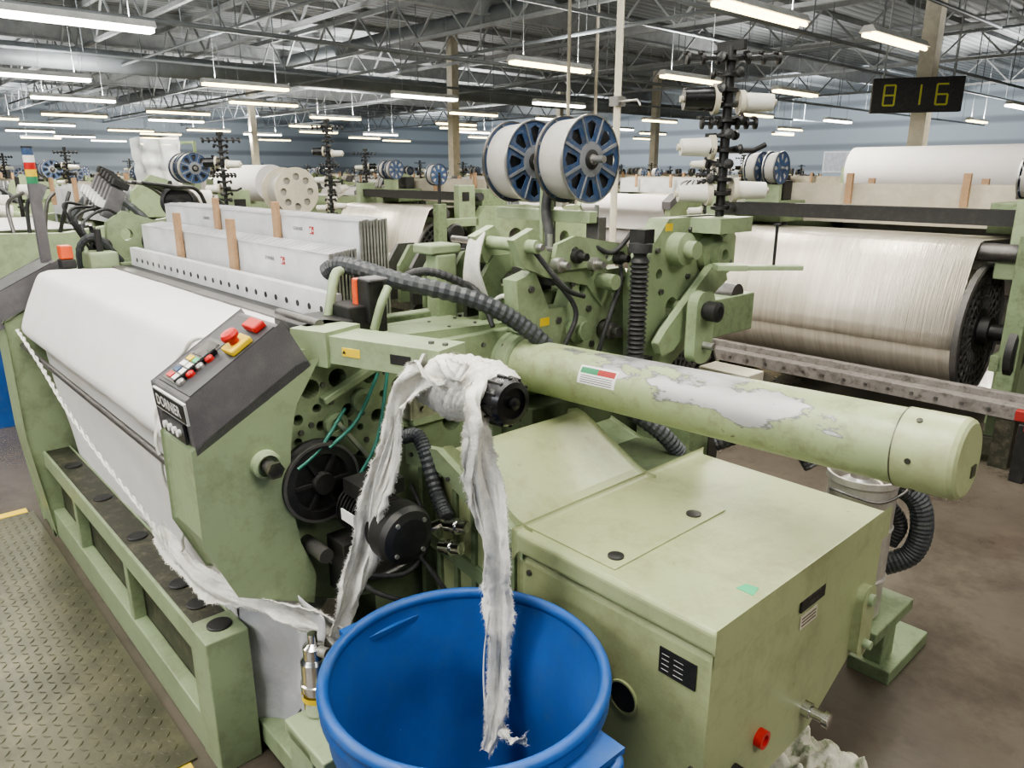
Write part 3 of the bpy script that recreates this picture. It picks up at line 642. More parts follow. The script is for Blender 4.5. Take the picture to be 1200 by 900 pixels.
# far end frame
far_poly=[(.50,1.03),(.50,.5),(.55,0),(.95,0),(1.0,.4),(2.0,.4),(2.05,0),(2.4,0),(2.4,.9),(2.3,1.15),(1.5,1.2),(.86,1.22)]
part(M('green').prism(far_poly,'a',-4.02,-3.78,[circ(1.2,.8,.08),circ(1.6,.8,.1)]),'end_frame','green cast side plate of the far end',bevel=.01)
fc=make(M('console_grey').prism([(.46,1.13),(.74,1.27),(.80,1.17),(.48,1.0)],'a',-4.05,-3.78),'control_console',loom,'dark grey sloping control console',bevel=.006)
make(M('panel_dark').obox((-3.91,.60,1.203),(1,0,0),(0,.28,.14),(0,-.14,.28),.11,.13,.003),'control_panel',fc)
m=M('console_grey').box(-3.93,-3.89,.70,.74,1.25,1.60); 
for i,cc in enumerate(['flag_green','yellow','red','white','blue_disc']): m.use(cc).cyl((-3.91,.72,1.60+i*.03),(-3.91,.72,1.63+i*.03),.022,seg=20)
m.use('black').cyl((-3.91,.72,1.75),(-3.91,.72,1.757),.023)
part(m,'signal_lamp_stack','grey post with stacked coloured signal lamps')
m=M('black').box(-3.80,-3.72,.74,.80,1.24,1.28); m.use('orange').box(-3.79,-3.73,.745,.795,1.28,1.34); part(m,'sensor_box','orange sensor box',bevel=.006)
m=M('black').box(-1.78,-1.72,1.05,1.10,1.25,1.37); m.use('orange').box(-1.80,-1.775,1.045,1.09,1.27,1.37); m.use('console_grey').box(-1.775,-1.71,1.05,1.11,1.365,1.375); part(m,'sensor_box','black and orange sensor box',bevel=.005)
part(M('green').tube(smooth([(-1.84,.98,1.22),(-1.84,1.0,1.30),(-1.86,1.03,1.37),(-1.88,1.06,1.38)],6),.014,8),'lever','green hooked lever'); part(M('green').tube(smooth([(-1.70,1.05,1.24),(-1.69,1.07,1.31),(-1.70,1.10,1.35)],6),.012,8),'lever')
# weft presenter cluster on the far end of the loom
part(M('green_mid').box(-4.45,-3.82,1.0,1.5,1.16,1.24),'presenter_base','green base of the weft presenter',bevel=.01)
part(M('green').prism([(.98,1.24),(1.0,1.42),(1.08,1.47),(1.22,1.42),(1.34,1.44),(1.44,1.36),(1.46,1.24)],'a',-3.98,-3.94,[circ(1.08,1.36,.03),circ(1.34,1.33,.03)]),'presenter_plate','green drilled plate',bevel=.005)
for i in range(6):
    c=V((-4.02-.045*i,1.06,1.50+.012*i)); part(M('console_grey').obox(c,(1,0,0),(0,.5,1),(0,-1,.5),.017,.075,.035).use('black').obox(c+V((0,.045,.09)),(1,0,0),(0,.5,1),(0,-1,.5),.018,.016,.037).use('white').obox(c+V((0,-.04,-.0)),(1,0,0),(0,.5,1),(0,-1,.5),.008,.02,.0365),'yarn_selector','dark grey yarn selector block',bevel=.003)
for c,r in(((-4.0,1.36,1.50),.085),((-3.92,1.20,1.32),.06),((-3.92,.96,1.31),.045)):
    part(M('black').flathe([(r,0),(r,.03),(r*.8,.04),(r*.75,.028),(r*.3,.028),(r*.3,.06),(0,.06)],c,(1,-.3,.1),28),'wheel','black wheel')
for i in range(6):
    a=-4.3+i*.075; part(M('black' if i%2 else 'steel_dark').tube(smooth([(a,1.5,1.24),(a+.03,1.44,1.44+.02*i),(a+.06,1.3,1.58),(a+.05,1.16,1.60)],6),.010,6),'yarn_guide','thin bent yarn guide tube')
for i in range(8):
    a=-3.84-.06*i; part(M('green' if i%3 else 'black').bar((a,.98,1.24),(a-.05,.92+.015*i,1.40),.022,.018).use('steel').bar((a-.05,.92+.015*i,1.40),(a+.02,.90,1.42),.012,.012),'finger_lever','small green lever')
for i in range(4):
    part(M('yarn_white').flathe([(.055,0),(.03,.13),(.015,.135)],(-4.15-.13*i,1.62,1.42+.08*(i%2)),(0,-1,.2),18),'yarn_cone','white yarn cone on a peg'); part(M('black').cyl((-4.15-.13*i,1.66,1.16),(-4.15-.13*i,1.64,1.44+.08*(i%2)),.012),'cone_peg')
for i in range(4):
    part(M('rubber').tube(smooth([(-3.84-.12*i,.98,1.26),(-3.88-.1*i,.88,1.40+.03*i),(-3.95-.1*i,1.0,1.48),(-4.0-.08*i,1.1,1.42)],8),.007,6),'cable','thin black cable')
part(M('hose_grey').tube(smooth([(-3.86,1.02,1.24),(-3.84,.92,1.36),(-3.88,.86,1.32),(-3.92,.86,1.2)],8),.016,8,rib=.12),'hose'); part(M('red').box(-3.97,-3.93,1.44,1.48,1.30,1.36),'sensor_box','small red sensor')
part(M('green').box(-3.9,-3.74,.86,.98,1.22,1.30),'bracket',bevel=.01); part(M('black').cyl((-3.80,.92,1.30),(-3.80,.92,1.40),.014),'bracket_post')
flex('air_hose',[(-2.02,1.09,1.36),(-1.96,1.12,1.385),(-1.80,1.21,1.345),(-1.64,1.365,1.29),(-1.56,1.49,1.20),(-1.50,1.60,1.08),(-1.42,1.72,.97),(-1.30,1.80,.88),(-1.25,1.86,.80)],.024,'hose_grey','grey corrugated hose',k=16,rib=.14)
flex('cable_hose',[(-1.9,1.2,1.30),(-1.84,1.3,1.36),(-1.78,1.40,1.33),(-1.76,1.5,1.24)],.012,'rubber','black cable hose')
lf=[(1.46,1.46),(1.54,1.49),(1.60,1.42),(1.86,1.37),(1.90,1.30),(1.86,1.22),(1.78,1.30),(1.60,1.34),(1.50,1.38)]
part(M('green').prism(lf,'a',-1.80,-1.765,[circ(1.55,1.43,.014),circ(1.80,1.34,.014)]),'lever_frame','green forked lever frame',bevel=.005)
part(M('green').prism(lf,'a',-1.62,-1.59,[circ(1.55,1.43,.014),circ(1.80,1.34,.014)]),'lever_frame','green forked lever frame',bevel=.005)
part(M('green').cyl((-1.84,1.52,1.44),(-1.55,1.52,1.44),.02).use('steel').cyl((-1.86,1.52,1.44),(-1.53,1.52,1.44),.01),'lever_shaft'); part(M('green').cyl((-1.84,1.84,1.31),(-1.52,1.84,1.31),.025),'lever_shaft'); part(M('green').box(-1.77,-1.62,1.62,1.68,1.34,1.38),'lever_bridge',bevel=.004)
m=M('green').prism([(1.50,1.18),(1.48,1.34),(1.56,1.36),(1.62,1.24),(1.70,1.24),(1.74,1.34),(1.98,1.34),(2.05,1.22),(2.02,.85),(1.66,.85),(1.6,1.16)],'a',-1.66,-1.60,[circ(1.74,1.16,.045),circ(1.88,1.14,.035),circ(1.94,1.26,.025),circ(1.77,1.29,.016),circ(1.86,1.25,.02),circ(1.74,1.02,.03),circ(1.88,.98,.05)])
m.bolts([(-1.60,b,z) for b,z in[(1.54,1.31),(1.8,1.22),(1.95,1.12),(1.98,1.3),(1.8,1.06),(1.68,.95),(1.98,.9),(1.72,1.31),(1.66,1.2),(1.92,1.2),(1.82,1.10)]],(1,0,0),.011,.008)
part(m,'rear_side_plate','green drilled side plate behind the tube',bevel=.004)
part(M('green_mid').flathe([(.045,0),(.045,.02),(.03,.03),(.03,.05),(0,.052)],(-1.60,1.74,1.16),(1,0,0),24,caps=False),'hub')
part(M('steel_dark').flathe([(.03,0),(.03,.04),(.018,.045),(.018,.07),(0,.07)],(-1.60,1.88,1.14),(1,0,0),20,caps=False),'hub')
m=M('green_mid').box(-2.3,-1.68,1.67,1.9,1.05,1.28); part(m,'shed_motion','dark green shedding motion box',bevel=.006)
part(M('steel_dark').box(-2.2,-1.7,1.69,1.73,1.28,1.36).cyl((-2.4,1.75,1.33),(-1.67,1.75,1.33),.018).cyl((-2.5,1.95,1.38),(-1.6,1.95,1.38),.014),'linkage','steel linkage rods')
part(M('black').box(-2.1,-1.9,1.74,1.86,1.28,1.40),'black_box',bevel=.005)
for i in range(8):
    a=-2.3+i*.075; part(M('green_mid' if i%2 else 'steel_dark').prism([(1.48,1.20),(1.48,1.33),(1.53,1.40),(1.60,1.40),(1.60,1.35),(1.56,1.32),(1.56,1.20)],'a',a,a+.018),'jack_lever','shed lever blade')
for pts in([(-1.62,1.60,1.36),(-1.58,1.66,1.30),(-1.56,1.7,1.22),(-1.57,1.66,1.12)],[(-1.62,1.98,1.36),(-1.55,1.9,1.3),(-1.54,1.84,1.2),(-1.56,1.8,1.05)],[(-2.0,1.5,1.22),(-1.9,1.46,1.32),(-1.75,1.45,1.30),(-1.66,1.44,1.2)],[(-1.56,2.0,1.3),(-1.5,1.96,1.15),(-1.5,1.9,.98)],[(-1.7,1.72,1.40),(-1.6,1.76,1.44),(-1.56,1.86,1.40),(-1.55,1.95,1.46)],[(-1.58,1.52,1.44),(-1.52,1.6,1.32),(-1.53,1.7,1.28)]):
    part(M('rubber').tube(smooth(pts,8),.008,8),'cable','thin black cable')
part(M('yellow').box(-1.5995,-1.5985,1.58,1.62,1.19,1.215),'warning_label','yellow warning label')
for i,(b,z) in enumerate([(1.62,1.38),(1.70,1.40),(1.78,1.37),(1.90,1.38)]):
    part(M('black' if i%2 else 'steel').flathe([(.022,0),(.022,.03),(.012,.032),(.012,.06),(0,.06)],(-1.58,b,z),(1,0,0),16),'guide_roller','small thread guide roller')
part(M('green').prism([(1.60,1.36),(1.62,1.44),(1.70,1.46),(1.95,1.42),(1.96,1.36)],'a',-1.585,-1.57,[circ(1.70,1.41,.02),circ(1.86,1.39,.018)]),'guide_plate','green guide plate',bevel=.003)
for a,b,z,l in[(-1.72,1.62,1.20,.16),(-1.68,1.70,1.30,.12),(-1.75,2.0,1.36,.14),(-1.9,1.62,1.30,.12)]:
    part(M('iron').box(a-.03,a+.03,b-.02,b+.02,z,z+l).use('steel').cyl((a,b,z+l),(a,b,z+l+.04),.008),'cylinder_block','dark iron actuator block',bevel=.003)
# black bellows
pr=[(.012,0),(.03,.0)]
for i in range(20): h=.01+i*.0155; pr+=[(.023,h),(.032,h+.007)]
pr+=[(.02,.33),(.024,.34),(.038,.342),(.038,.37),(.02,.375)]
m=M('rubber').flathe(pr,(-1.49,1.92,1.06),(0,0,1),24); part(m,'bellows','black corrugated rubber bellows')
part(M('black').box(-1.53,-1.45,1.88,1.96,1.025,1.06),'bellows_mount'); part(M('black').box(-1.52,-1.46,1.9,1.95,1.43,1.475),'bellows_mount')
m=M('green').prism([(1.97,1.0),(1.95,1.28),(2.0,1.42),(2.08,1.50),(2.42,1.50),(2.5,1.42),(2.5,1.30),(2.38,1.26),(2.34,1.12),(2.22,1.04),(2.12,.98)],'a',-1.58,-1.50,[circ(2.12,1.20,.035),circ(2.25,1.22,.03),circ(2.04,1.32,.018),circ(2.44,1.38,.018)])
m.box(-1.56,-1.38,2.20,2.40,1.45,1.50)
m.bolts([(-1.50,b,z) for b,z in[(2.05,1.26),(2.2,1.46),(2.42,1.44),(2.46,1.33),(2.05,1.1),(2.2,1.30),(2.3,1.24),(2.02,1.4),(2.15,1.08)]],(1,0,0),.010,.01)
part(m,'tension_bracket','green cast tension bracket',bevel=.006)
part(M('green').flathe([(.055,0),(.055,.05),(.03,.055),(.03,.09),(0,.09)],(-1.50,2.12,1.40),(1,0,0),28),'round_boss'); part(M('green').flathe([(.07,0),(.07,.03),(.045,.04),(.045,.07),(.02,.072),(.02,.05),(0,.05)],(-1.50,2.32,1.37),(1,0,0),28),'round_boss')
part(M('yellow').box(-1.4995,-1.4985,2.06,2.10,1.46,1.485),'warning_label','yellow warning label')
part(M('green').prism([(1.98,1.10),(2.02,1.14),(2.28,1.34),(2.34,1.33),(2.36,1.28),(2.30,1.25),(2.06,1.07),(2.0,1.06)],'a',-1.47,-1.44),'lever_arm','green diagonal lever arm',bevel=.005)
m=M('green').prism(rrect(2.10,2.20,1.02,1.26,.04,5),'a',-1.42,-1.38); m.use('black').flathe([(.03,0),(.034,.01),(.034,.05),(.02,.055)],(-1.38,2.15,1.2),(1,0,0),20); m.use('steel').cyl((-1.38,2.15,1.08),(-1.34,2.15,1.08),.012); m.use('green').cyl((-1.5,2.15,1.2),(-1.42,2.15,1.2),.02)
part(m,'crank','green crank with black knob',bevel=.004)
m=M('green').obox((-1.26,2.28,1.345),(.675,.738,0),(-.738,.675,0),(0,0,1),.13,.02,.008); m.obox((-1.34,2.21,1.345),(.675,.738,0),(-.738,.675,0),(0,0,1),.05,.035,.01)
m.use('black').cyl((-1.235,2.305,1.35),(-1.235,2.305,1.48),.005).cyl((-1.235,2.305,1.48),(-1.235,2.305,1.487),.011)
part(m,'rest_bar','flat green bar with a black pin',bevel=.003)
m=M('green_mid').box(-1.52,-1.30,1.98,2.10,.45,.98); part(m,'rear_post','green rear post',bevel=.008)
part(M('black').flathe([(.03,0),(.12,0),(.12,.03),(.10,.035),(.03,.03)],(-1.50,2.22,.80),(1,0,0),36),'gear_wheel','black toothed gear wheel')
part(M('steel_dark').box(-1.40,-1.2,2.0,2.4,.30,.36).box(-1.36,-1.30,2.1,2.16,.36,.9),'rear_link',bevel=.004)
part(M('cream').box(-1.62,-1.40,2.50,2.62,.86,.90),'wooden_tray','pale wooden tray',bevel=.004)
def reel(parent,ac,b,z,r=.145,w=.12,mk=make):
    e=empty('yarn_reel',(ac,b,z),'large reel of grey white yarn with worn blue perforated flanges',None,parent=parent)
    holes=[]
    for i in range(8):
        t=i*math.pi/4
        holes.append([(b+r*rr*math.cos(t+dt),z+r*rr*math.sin(t+dt)) for rr,dt in((.46,-.10),(.46,.10),(.62,.17),(.80,.19),(.87,0),(.80,-.19),(.62,-.17))])
    for s in(-1,1):
        m=M('blue_disc').prism(circ(b,z,r*.97,40),'a',ac+s*w/2-.002,ac+s*w/2+.002,holes)
        m.use('steel' if s>0 else 'steel_dark').flathe([(r*.965,-.005),(r,-.005),(r,.005),(r*.965,.005)],(ac+s*w/2,b,z),(1,0,0),40,caps=False)
        m.use('web_grey').flathe([(r*.40,.002),(r*.40,.004),(r*.3,.005)],(ac+s*w/2,b,z),(1,0,0),28,caps=True)
        for i in range(8):
            t=(i+.5)*math.pi/4; m.bar((ac+s*w/2+.003,b+r*.38*math.cos(t),z+r*.38*math.sin(t)),(ac+s*w/2+.003,b+r*.95*math.cos(t),z+r*.95*math.sin(t)),.004,r*.07)
        m.use('black').flathe([(r*.22,.004),(r*.22,.009),(r*.16,.011)],(ac+s*w/2,b,z),(1,0,0),24,caps=True)
        m.use('steel').flathe([(r*.12,-.01),(r*.12,.016),(.01,.016)],(ac+s*w/2,b,z),(1,0,0),20)
        make(m,'flange',e,'worn blue perforated reel flange')
    m=M('yarn').flathe([(r*.34,-w/2+.004),(r*.90,-w/2+.004),(r*.92,0),(r*.90,w/2-.012)],(ac,b,z),(1,0,0),40,caps=False)
    m.use('rubber').flathe([(r*.90,w/2-.012),(0,w/2-.012)],(ac,b,z),(1,0,0),40,caps=False); make(m,'wound_yarn',e)
    return e
reel(loom,-1.80,1.95,1.69); reel(loom,-2.07,1.95,1.685)
m=M('green').box(-2.2,-1.72,1.93,1.97,1.48,1.52).prism([(1.92,1.30),(1.98,1.30),(1.97,1.70),(1.93,1.70)],'a',-1.955,-1.935); m.use('steel').cyl((-2.2,1.95,1.69),(-1.68,1.95,1.69),.012)
m.use('rubber').tube(smooth([(-1.93,1.95,1.62),(-1.9,1.9,1.52),(-1.84,1.86,1.44),(-1.82,1.84,1.36)],6),.018,10)
part(m,'reel_stand','green stand carrying the yarn reels',bevel=.003)
def tower(parent,a,b,z0,h,full=True):
    e=empty('bobbin_stand',(a,b,z0),None,None,parent=parent)
    m=M('black').cyl((a,b,z0),(a,b,z0+h),.016)
    n=int(h/.048)
    for i in range(n):
        z=z0+.02+i*.048
        m.flathe([(.014,0),(.033,.004),(.033,.014),(.014,.018)],(a,b,z),(0,0,1),14)
        for t in(i*1.1,i*1.1+2.3):
            m.tube([(a,b,z+.01),(a+.04*math.cos(t),b+.04*math.sin(t),z+.02),(a+.055*math.cos(t),b+.055*math.sin(t),z+.0)],.006,6)
            m.flathe([(.006,0),(.017,.004),(.017,.014),(.006,.018)],(a+.045*math.cos(t),b+.045*math.sin(t),z+.01),(math.cos(t),math.sin(t),.2),10)
    for zz,hl in((.93,.15),(.56,.09)):
        m.bar(V((a,b,z0+h*zz))-XD*hl,V((a,b,z0+h*zz))+XD*hl,.012,.012)
        for k in range(7):
            p=V((a,b,z0+h*zz))+XD*(-hl+k*hl/3); m.flathe([(.008,0),(.019,.003),(.019,.013),(.008,.016)],p,XD,12)
            m.flathe([(.005,0),(.012,.003),(.012,.01),(.004,.012)],p+V((0,0,.012)),(0,0,1),10)
    m.bar((a-.05,b,z0+h),(a+.05,b,z0+h),.02,.03)
    make(m,'stand_pole',e,'black pole crowded with yarn tensioners')
    for j,(dz,s,mat) in enumerate([(h*.70,-1,'black_gloss'),(h*.68,1,'yarn_white'),(h*.42,-1,'yarn_white'),(h*.40,1,None),(h*.14,-1,'yarn_white'),(h*.16,1,'yarn_white')]):
        if mat is None: 
            m=M('black').tube([V((a,b,z0+dz)),V((a,b,z0+dz))+XD*.1,V((a,b,z0+dz+.02))+XD*.14],.009,8); make(m,'arm',e); continue
        p=V((a,b,z0+dz)); d=XD*s
        m=M('steel_dark').cyl(p,p+d*.16,.006,seg=8)
        k=1.25 if mat=='black_gloss' else 1.0
        m.use('cream').flathe([(.040*k,.035),(.040*k,.052)],p,d,20)
        m.use(mat).flathe([(.032*k,.052),(.028*k,.15)],p,d,24); m.use('cream').flathe([(.011,.15),(.011,.162)],p,d,14)
        make(m,'bobbin',e,'black yarn bobbin' if mat!='yarn_white' else 'white yarn bobbin')
    return e
tower(loom,-1.47,2.33,1.50,.55)
m=M('fluff')
for i in range(9): m.tube(smooth([(-1.80+.004*i,1.50,1.47),(-1.79+.006*i,1.46,1.44-.002*i),(-1.80+.008*i,1.45,1.36),(-1.82+.01*i,1.46+.004*i,1.26)],6),.006,6)
m.tube(smooth([(-1.80,1.46,1.29),(-1.75,1.5,1.25),(-1.70,1.52,1.28),(-1.66,1.56,1.24)],6),.008,6)
part(m,'yarn_tail','hank of white yarn hanging from the lever')
def warp_beam(parent,a0,a1,b,z,r,R_,lab=None,cov='warp_threads',holes=True):
    e=empty('warp_beam',((a0+a1)/2,b,z),None,None,parent=parent)
    m=M(cov).cyl((a0,b,z),(a1,b,z),r,seg=64); make(m,'wound_warp',e,'silvery white wound warp yarn')
    for a,s in((a0,-1),(a1,1)):
        m=M('black').flathe([(.05,0),(R_,0)],(a,b,z),(s,0,0),56,caps=False)
        m.use('iron').flathe([(R_,0),(R_,.035),(R_*.95,.04),(R_*.93,.012)],(a,b,z),(s,0,0),56,caps=False)
        m.use('black').flathe([(R_*.93,.012),(R_*.35,.012),(R_*.33,.03),(.09,.035),(.09,.09),(.05,.09),(.05,.2),(0,.2)],(a,b,z),(s,0,0),56,caps=False)
        for i in range(28):
            t=i*math.pi/14; m.bar((a+s*.020,b+R_*.34*math.cos(t),z+R_*.34*math.sin(t)),(a+s*.020,b+R_*.93*math.cos(t),z+R_*.93*math.sin(t)),.014,.016,'iron')
        for q in(.5,.66,.8): m.use('iron').flathe([(R_*q,.012),(R_*q,.028),(R_*(q+.035),.028),(R_*(q+.035),.012)],(a,b,z),(s,0,0),48,caps=False)
        make(m,'beam_flange',e,'dark ribbed cast iron beam flange')
    return e
warp_beam(loom,-3.7,-2.0,2.85,.62,.26,.36)
WS=[(1.60,1.225),(1.8,1.21),(2.0,1.2),(2.2,1.2),(2.4,1.2),(2.6,1.2),(2.9,1.19),(3.02,1.17),(3.06,1.1),(3.1,.8),(3.1,.65)]
m=M('warp_threads').grid(4,11,lambda u,v:V((-3.68+u*1.66,*WS[round(v*10)])))
part(m,'warp_sheet','sheet of white warp threads',solid=.002)
part(M('steel_dark').cyl((-3.78,2.97,1.12),(-1.75,2.97,1.12),.05),'back_rest','dark back rest roller')
for a in(-1.86,-3.9): part(M('green_mid').box(a,a+.12,2.35,3.1,.95,1.12),'back_rest_arm',bevel=.005)
# foot rail
m=M('rail_dark').box(-4.08,-1.83,.565,.665,.38,.42)
m.use('green').box(-4.08,-1.83,.553,.565,.345,.425).box(-4.08,-1.83,.553,.60,.0,.13).box(-4.08,-1.83,.66,.668,.36,.425)
m.use('rail_dark').box(-4.05,-1.86,.60,.612,.12,.38)
m.use('green').box(-1.95,-1.82,.55,.67,.0,.428).box(-4.10,-4.0,.55,.67,0,.428)
m.use('black')
for a in(-1.89,-2.05,-2.2,-2.62,-3.05,-3.5,-3.9): m.flathe([(.034,0),(.034,.004),(.03,.006)],(a,.615,.42 if a<-1.96 else .428),(0,0,1),20)
for a in(-2.6,-3.3): m.use('green').box(a-.02,a+.02,.556,.60,.12,.35)
part(m,'foot_rail','green steel foot rail with dark worn top',bevel=.004)
m=M('green').box(-1.50,-1.38,.62,.72,0,.33).box(-1.52,-1.32,.62,.76,.30,.34).box(-1.9,-1.45,.68,.74,.03,.10); m.use('steel_dark').bolts([(-1.44,.62,.2),(-1.44,.62,.1)],(0,-1,0),.012)
part(m,'stub_frame','green stub frame at floor level',bevel=.005)
m=M('chrome').flathe([(.028,0),(.034,.005),(.034,.07),(.038,.072),(.038,.09),(.034,.092),(.034,.15),(.026,.16),(.026,.19),(.012,.20),(.012,.225)],(-1.49,.70,.34),(0,0,1),28)
m.use('yellow').flathe([(.0385,.045),(.0385,.06)],(-1.49,.70,.34),(0,0,1),28,caps=False); m.use('steel').flathe([(.012,0),(.014,.05)],(-1.49,.70,.52),(1,.3,.1),12)
part(m,'air_filter','chrome compressed air filter with yellow band')
for pts,r in(([(-1.75,.74,.0),(-1.72,.74,.12),(-1.66,.76,.2),(-1.6,.8,.12),(-1.62,.86,.0)],.018),([(-1.85,.80,.01),(-1.7,.86,.06),(-1.55,.9,.03),(-1.4,.95,.02)],.012)): part(M('rubber').tube(smooth(pts,8),r,10),'floor_cable','black cable under the frame')
m=M('green_mid').box(-1.3,-.70,2.16,2.46,.24,.28).box(-.84,-.70,2.34,2.68,0,.05).box(-.80,-.74,2.36,2.46,.05,.26).box(-1.25,-1.1,2.2,2.4,0,.26)
part(m,'floor_bracket','green floor bracket with flat foot',bevel=.004)
flex('drain_hose',[(-.86,2.38,.66),(-.79,2.43,.665),(-.735,2.46,.62),(-.715,2.47,.52),(-.735,2.46,.43),(-.80,2.42,.38)],.034,'hose_grey','thick dark ribbed drain hose',rib=.08)
flex('drain_hose',[(-.87,2.42,.60),(-.82,2.45,.58),(-.78,2.46,.52),(-.80,2.45,.45)],.024,'rubber','black ribbed drain hose',rib=.1)
flex('drain_hose',[(-1.25,2.06,.78),(-1.15,2.12,.83),(-1.05,2.18,.82),(-.98,2.20,.74)],.024,'rubber','black ribbed drain hose',rib=.1)
# ================================================================ loose things near
CP=(-.835,2.245,.281)
can=empty('metal_can',CP,'dented pale metal pail standing on the green bracket','can')
m=M('pail_metal').flathe([(.092,0),(.098,.01),(.100,.45),(.107,.455),(.107,.475),(.099,.475),(.096,.45),(.088,.03),(0,.03)],CP,(0,0,1),40,caps=True)
for h in(.13,.30): m.flathe([(.099,h),(.104,h+.008),(.099,h+.016)],CP,(0,0,1),40,caps=False)
make(m,'pail',can)
def CPo(x,y,z): return V(CP)+V((x*.675-y*.738,x*.738+y*.675,z))
m=M('steel_dark').tube(smooth([CPo(-.10,0,.42),CPo(-.11,-.06,.44),CPo(0,-.11,.42),CPo(.11,-.06,.44),CPo(.10,0,.42)],8),.004,6); make(m,'handle',can)
m=M('cream').cyl(CPo(0,0,.03),CPo(0,0,.44),.06); m.use('steel').flathe([(.06,0),(.03,.02),(.03,.06)],CPo(-.01,0,.44),(0,0,1),20); make(m,'pump',can)
bw=V((-.092,1.253)); ba=bw.x*.675-bw.y*.738; bb=bw.x*.738+bw.y*.675
BC=(ba,bb,0)
bin_=empty('waste_bin',BC,'round blue plastic waste bin catching yarn waste','bin')
m=M('blue_plastic').flathe([(0,.0),(.215,0),(.222,.01),(.25,.56),(.252,.60),(.272,.605),(.276,.66),(.272,.665)],BC,(0,0,1),72,caps=False)
m.lathe([(.268,.70),(.262,.66),(.246,.60),(.24,.5),(.21,.025),(.2,.018),(0,.018)],BC,(0,0,1),72,caps=False)
make(m,'bin_body',bin_)
m=M('blue_plastic'); pr=[]
for i in range(13):
    t=2*math.pi*i/12; pr.append((.276+.012*math.cos(t),.703+.014*math.sin(t)))
m.lathe(pr,BC,(0,0,1),72,caps=False); m.flathe([(.272,.66),(.285,.668),(.285,.675),(.276,.70)],BC,(0,0,1),72,caps=False)
make(m,'bin_rim',bin_)
for wang in(-48,132):
    t=math.radians(wang)-ANG
    c=V((BC[0]+.30*math.cos(t),BC[1]+.30*math.sin(t),.655)); n=V((math.cos(t),math.sin(t),0)); s=V((-n.y,n.x,0))
    m=M('blue_plastic'); m.tube(smooth([c-s*.09-n*.03,c-s*.085+n*.015,c-s*.06+n*.028-V((0,0,.01)),c+s*.06+n*.028-V((0,0,.01)),c+s*.085+n*.015,c+s*.09-n*.03],6),.013,10)
    m.obox(c-n*.01+V((0,0,.012)),s,n,(0,0,1),.10,.035,.006)
    make(m,'bin_handle',bin_,bevel=.003)
ww=empty('waste_fabric',(-1.2,.98,1.19),'frayed white selvedge waste wound on roller and trailing down','fabric')
m=M('fluff')
def wrap(u,v):
    t=u*2*math.pi; h=-1.325+v*.20+.020*math.sin(t+.8)+.006*math.sin(3*t)
    sk=v*30+t*1.6
    r=.051+.019*math.sin(v*math.pi)**.7+.008*noise.noise(V((math.cos(t)*1.2,math.sin(t)*1.2,v*5)))+.012*noise.noise(V((sk,0,math.cos(t)*.8)))+.006*noise.noise(V((sk*2.3,math.sin(t),3)))
    if v<.03 or v>.97: r=.044
    return V((h,.985+r*math.cos(t),1.19+r*math.sin(t)))
m.grid(97,64,wrap)
rr=random.Random(3)
for i in range(700):
    u,v=rr.random(),.05+.9*rr.random(); p=wrap(u,v); t=u*6.283; nrm=V((0,math.cos(t),math.sin(t)))
    e=p+nrm*rr.uniform(.002,.006)+V((rr.uniform(-.012,.012),0,0))+V((0,-math.sin(t),math.cos(t)))*rr.uniform(-.012,.012)
    m.add([p,p+V((.0016,0,.001)),e],[(0,1,2)])
make(m,'wound_waste',ww)
m=M('fluff')
ribbon(m,[(-1.17,.93,1.225),(-1.21,.91,1.242),(-1.26,.90,1.238),(-1.32,.89,1.19),(-1.37,.89,1.12),(-1.40,.885,1.0),(-1.44,.86,.86),(-1.47,.84,.72),(-1.50,.81,.60),(-1.515,.78,.50)],.068,11,side=(.8,.6,0),k=16,twist=.7,amp=.42)
make(m,'waste_strip',ww)
m=M('fluff')
ribbon(m,[(-1.13,.955,1.23),(-1.11,.92,1.20),(-1.10,.915,1.12),(-1.105,.93,1.0),(-1.085,.95,.86),(-1.09,.955,.76),(-1.08,.95,.66),(-1.085,.95,.55),(-1.07,.93,.47),(-1.065,.91,.42),(-1.05,.88,.40)],.074,23,side=(.7,.7,0),k=16,twist=.65,amp=.42,taper=lambda v:.62+.6*math.sin(min(1,v*1.45)*math.pi*.9)**2 if v<.69 else .7-.3*(v-.69)/.31)
make(m,'waste_strip',ww)
for pp in([(-1.10,.92,1.14),(-1.115,.91,1.0),(-1.10,.93,.88),(-1.105,.925,.80)],[(-1.38,.885,1.08),(-1.42,.86,.95),(-1.43,.84,.84)],[(-1.09,.93,.72),(-1.10,.92,.6),(-1.075,.90,.5),(-1.05,.90,.42)]):
    make(M('fluff').tube(smooth(pp,8),.0018,5),'loose_thread',ww)
m=M('fluff'); ribbon(m,[(-1.07,.93,.44),(-1.02,.93,.42),(-.99,.95,.43)],.025,41,side=(0,0,1),k=9)
make(m,'waste_strip',ww)
def rag(u,v):
    x=(u-.5)*.30;y=(v-.5)*.24; z=.075+.07*noise.noise(V((u*5,v*5,3)))+.04*noise.noise(V((u*12,v*12,5)))
    ed=max(abs(u-.5),abs(v-.5))*2; z*=1-max(0,ed-.6)*1.9
    return V((-.66+x+.03*noise.noise(V((u*4,v*4,9))),1.76+y,max(.002,z+.04*(1-ed))))
make(M('rag').grid(50,44,rag),'rag',label='crumpled cream and green cotton rag on the floor',cat='cloth',solid=.003)
m=M('blue_plastic').flathe([(.2,0),(.24,.6),(.26,.605),(.26,.63),(.235,.63),(.2,.03),(0,.03)],(-5.95,.68,0),(0,0,1),32); make(m,'waste_bin',label='round blue plastic waste bin beside the far loom',cat='bin')
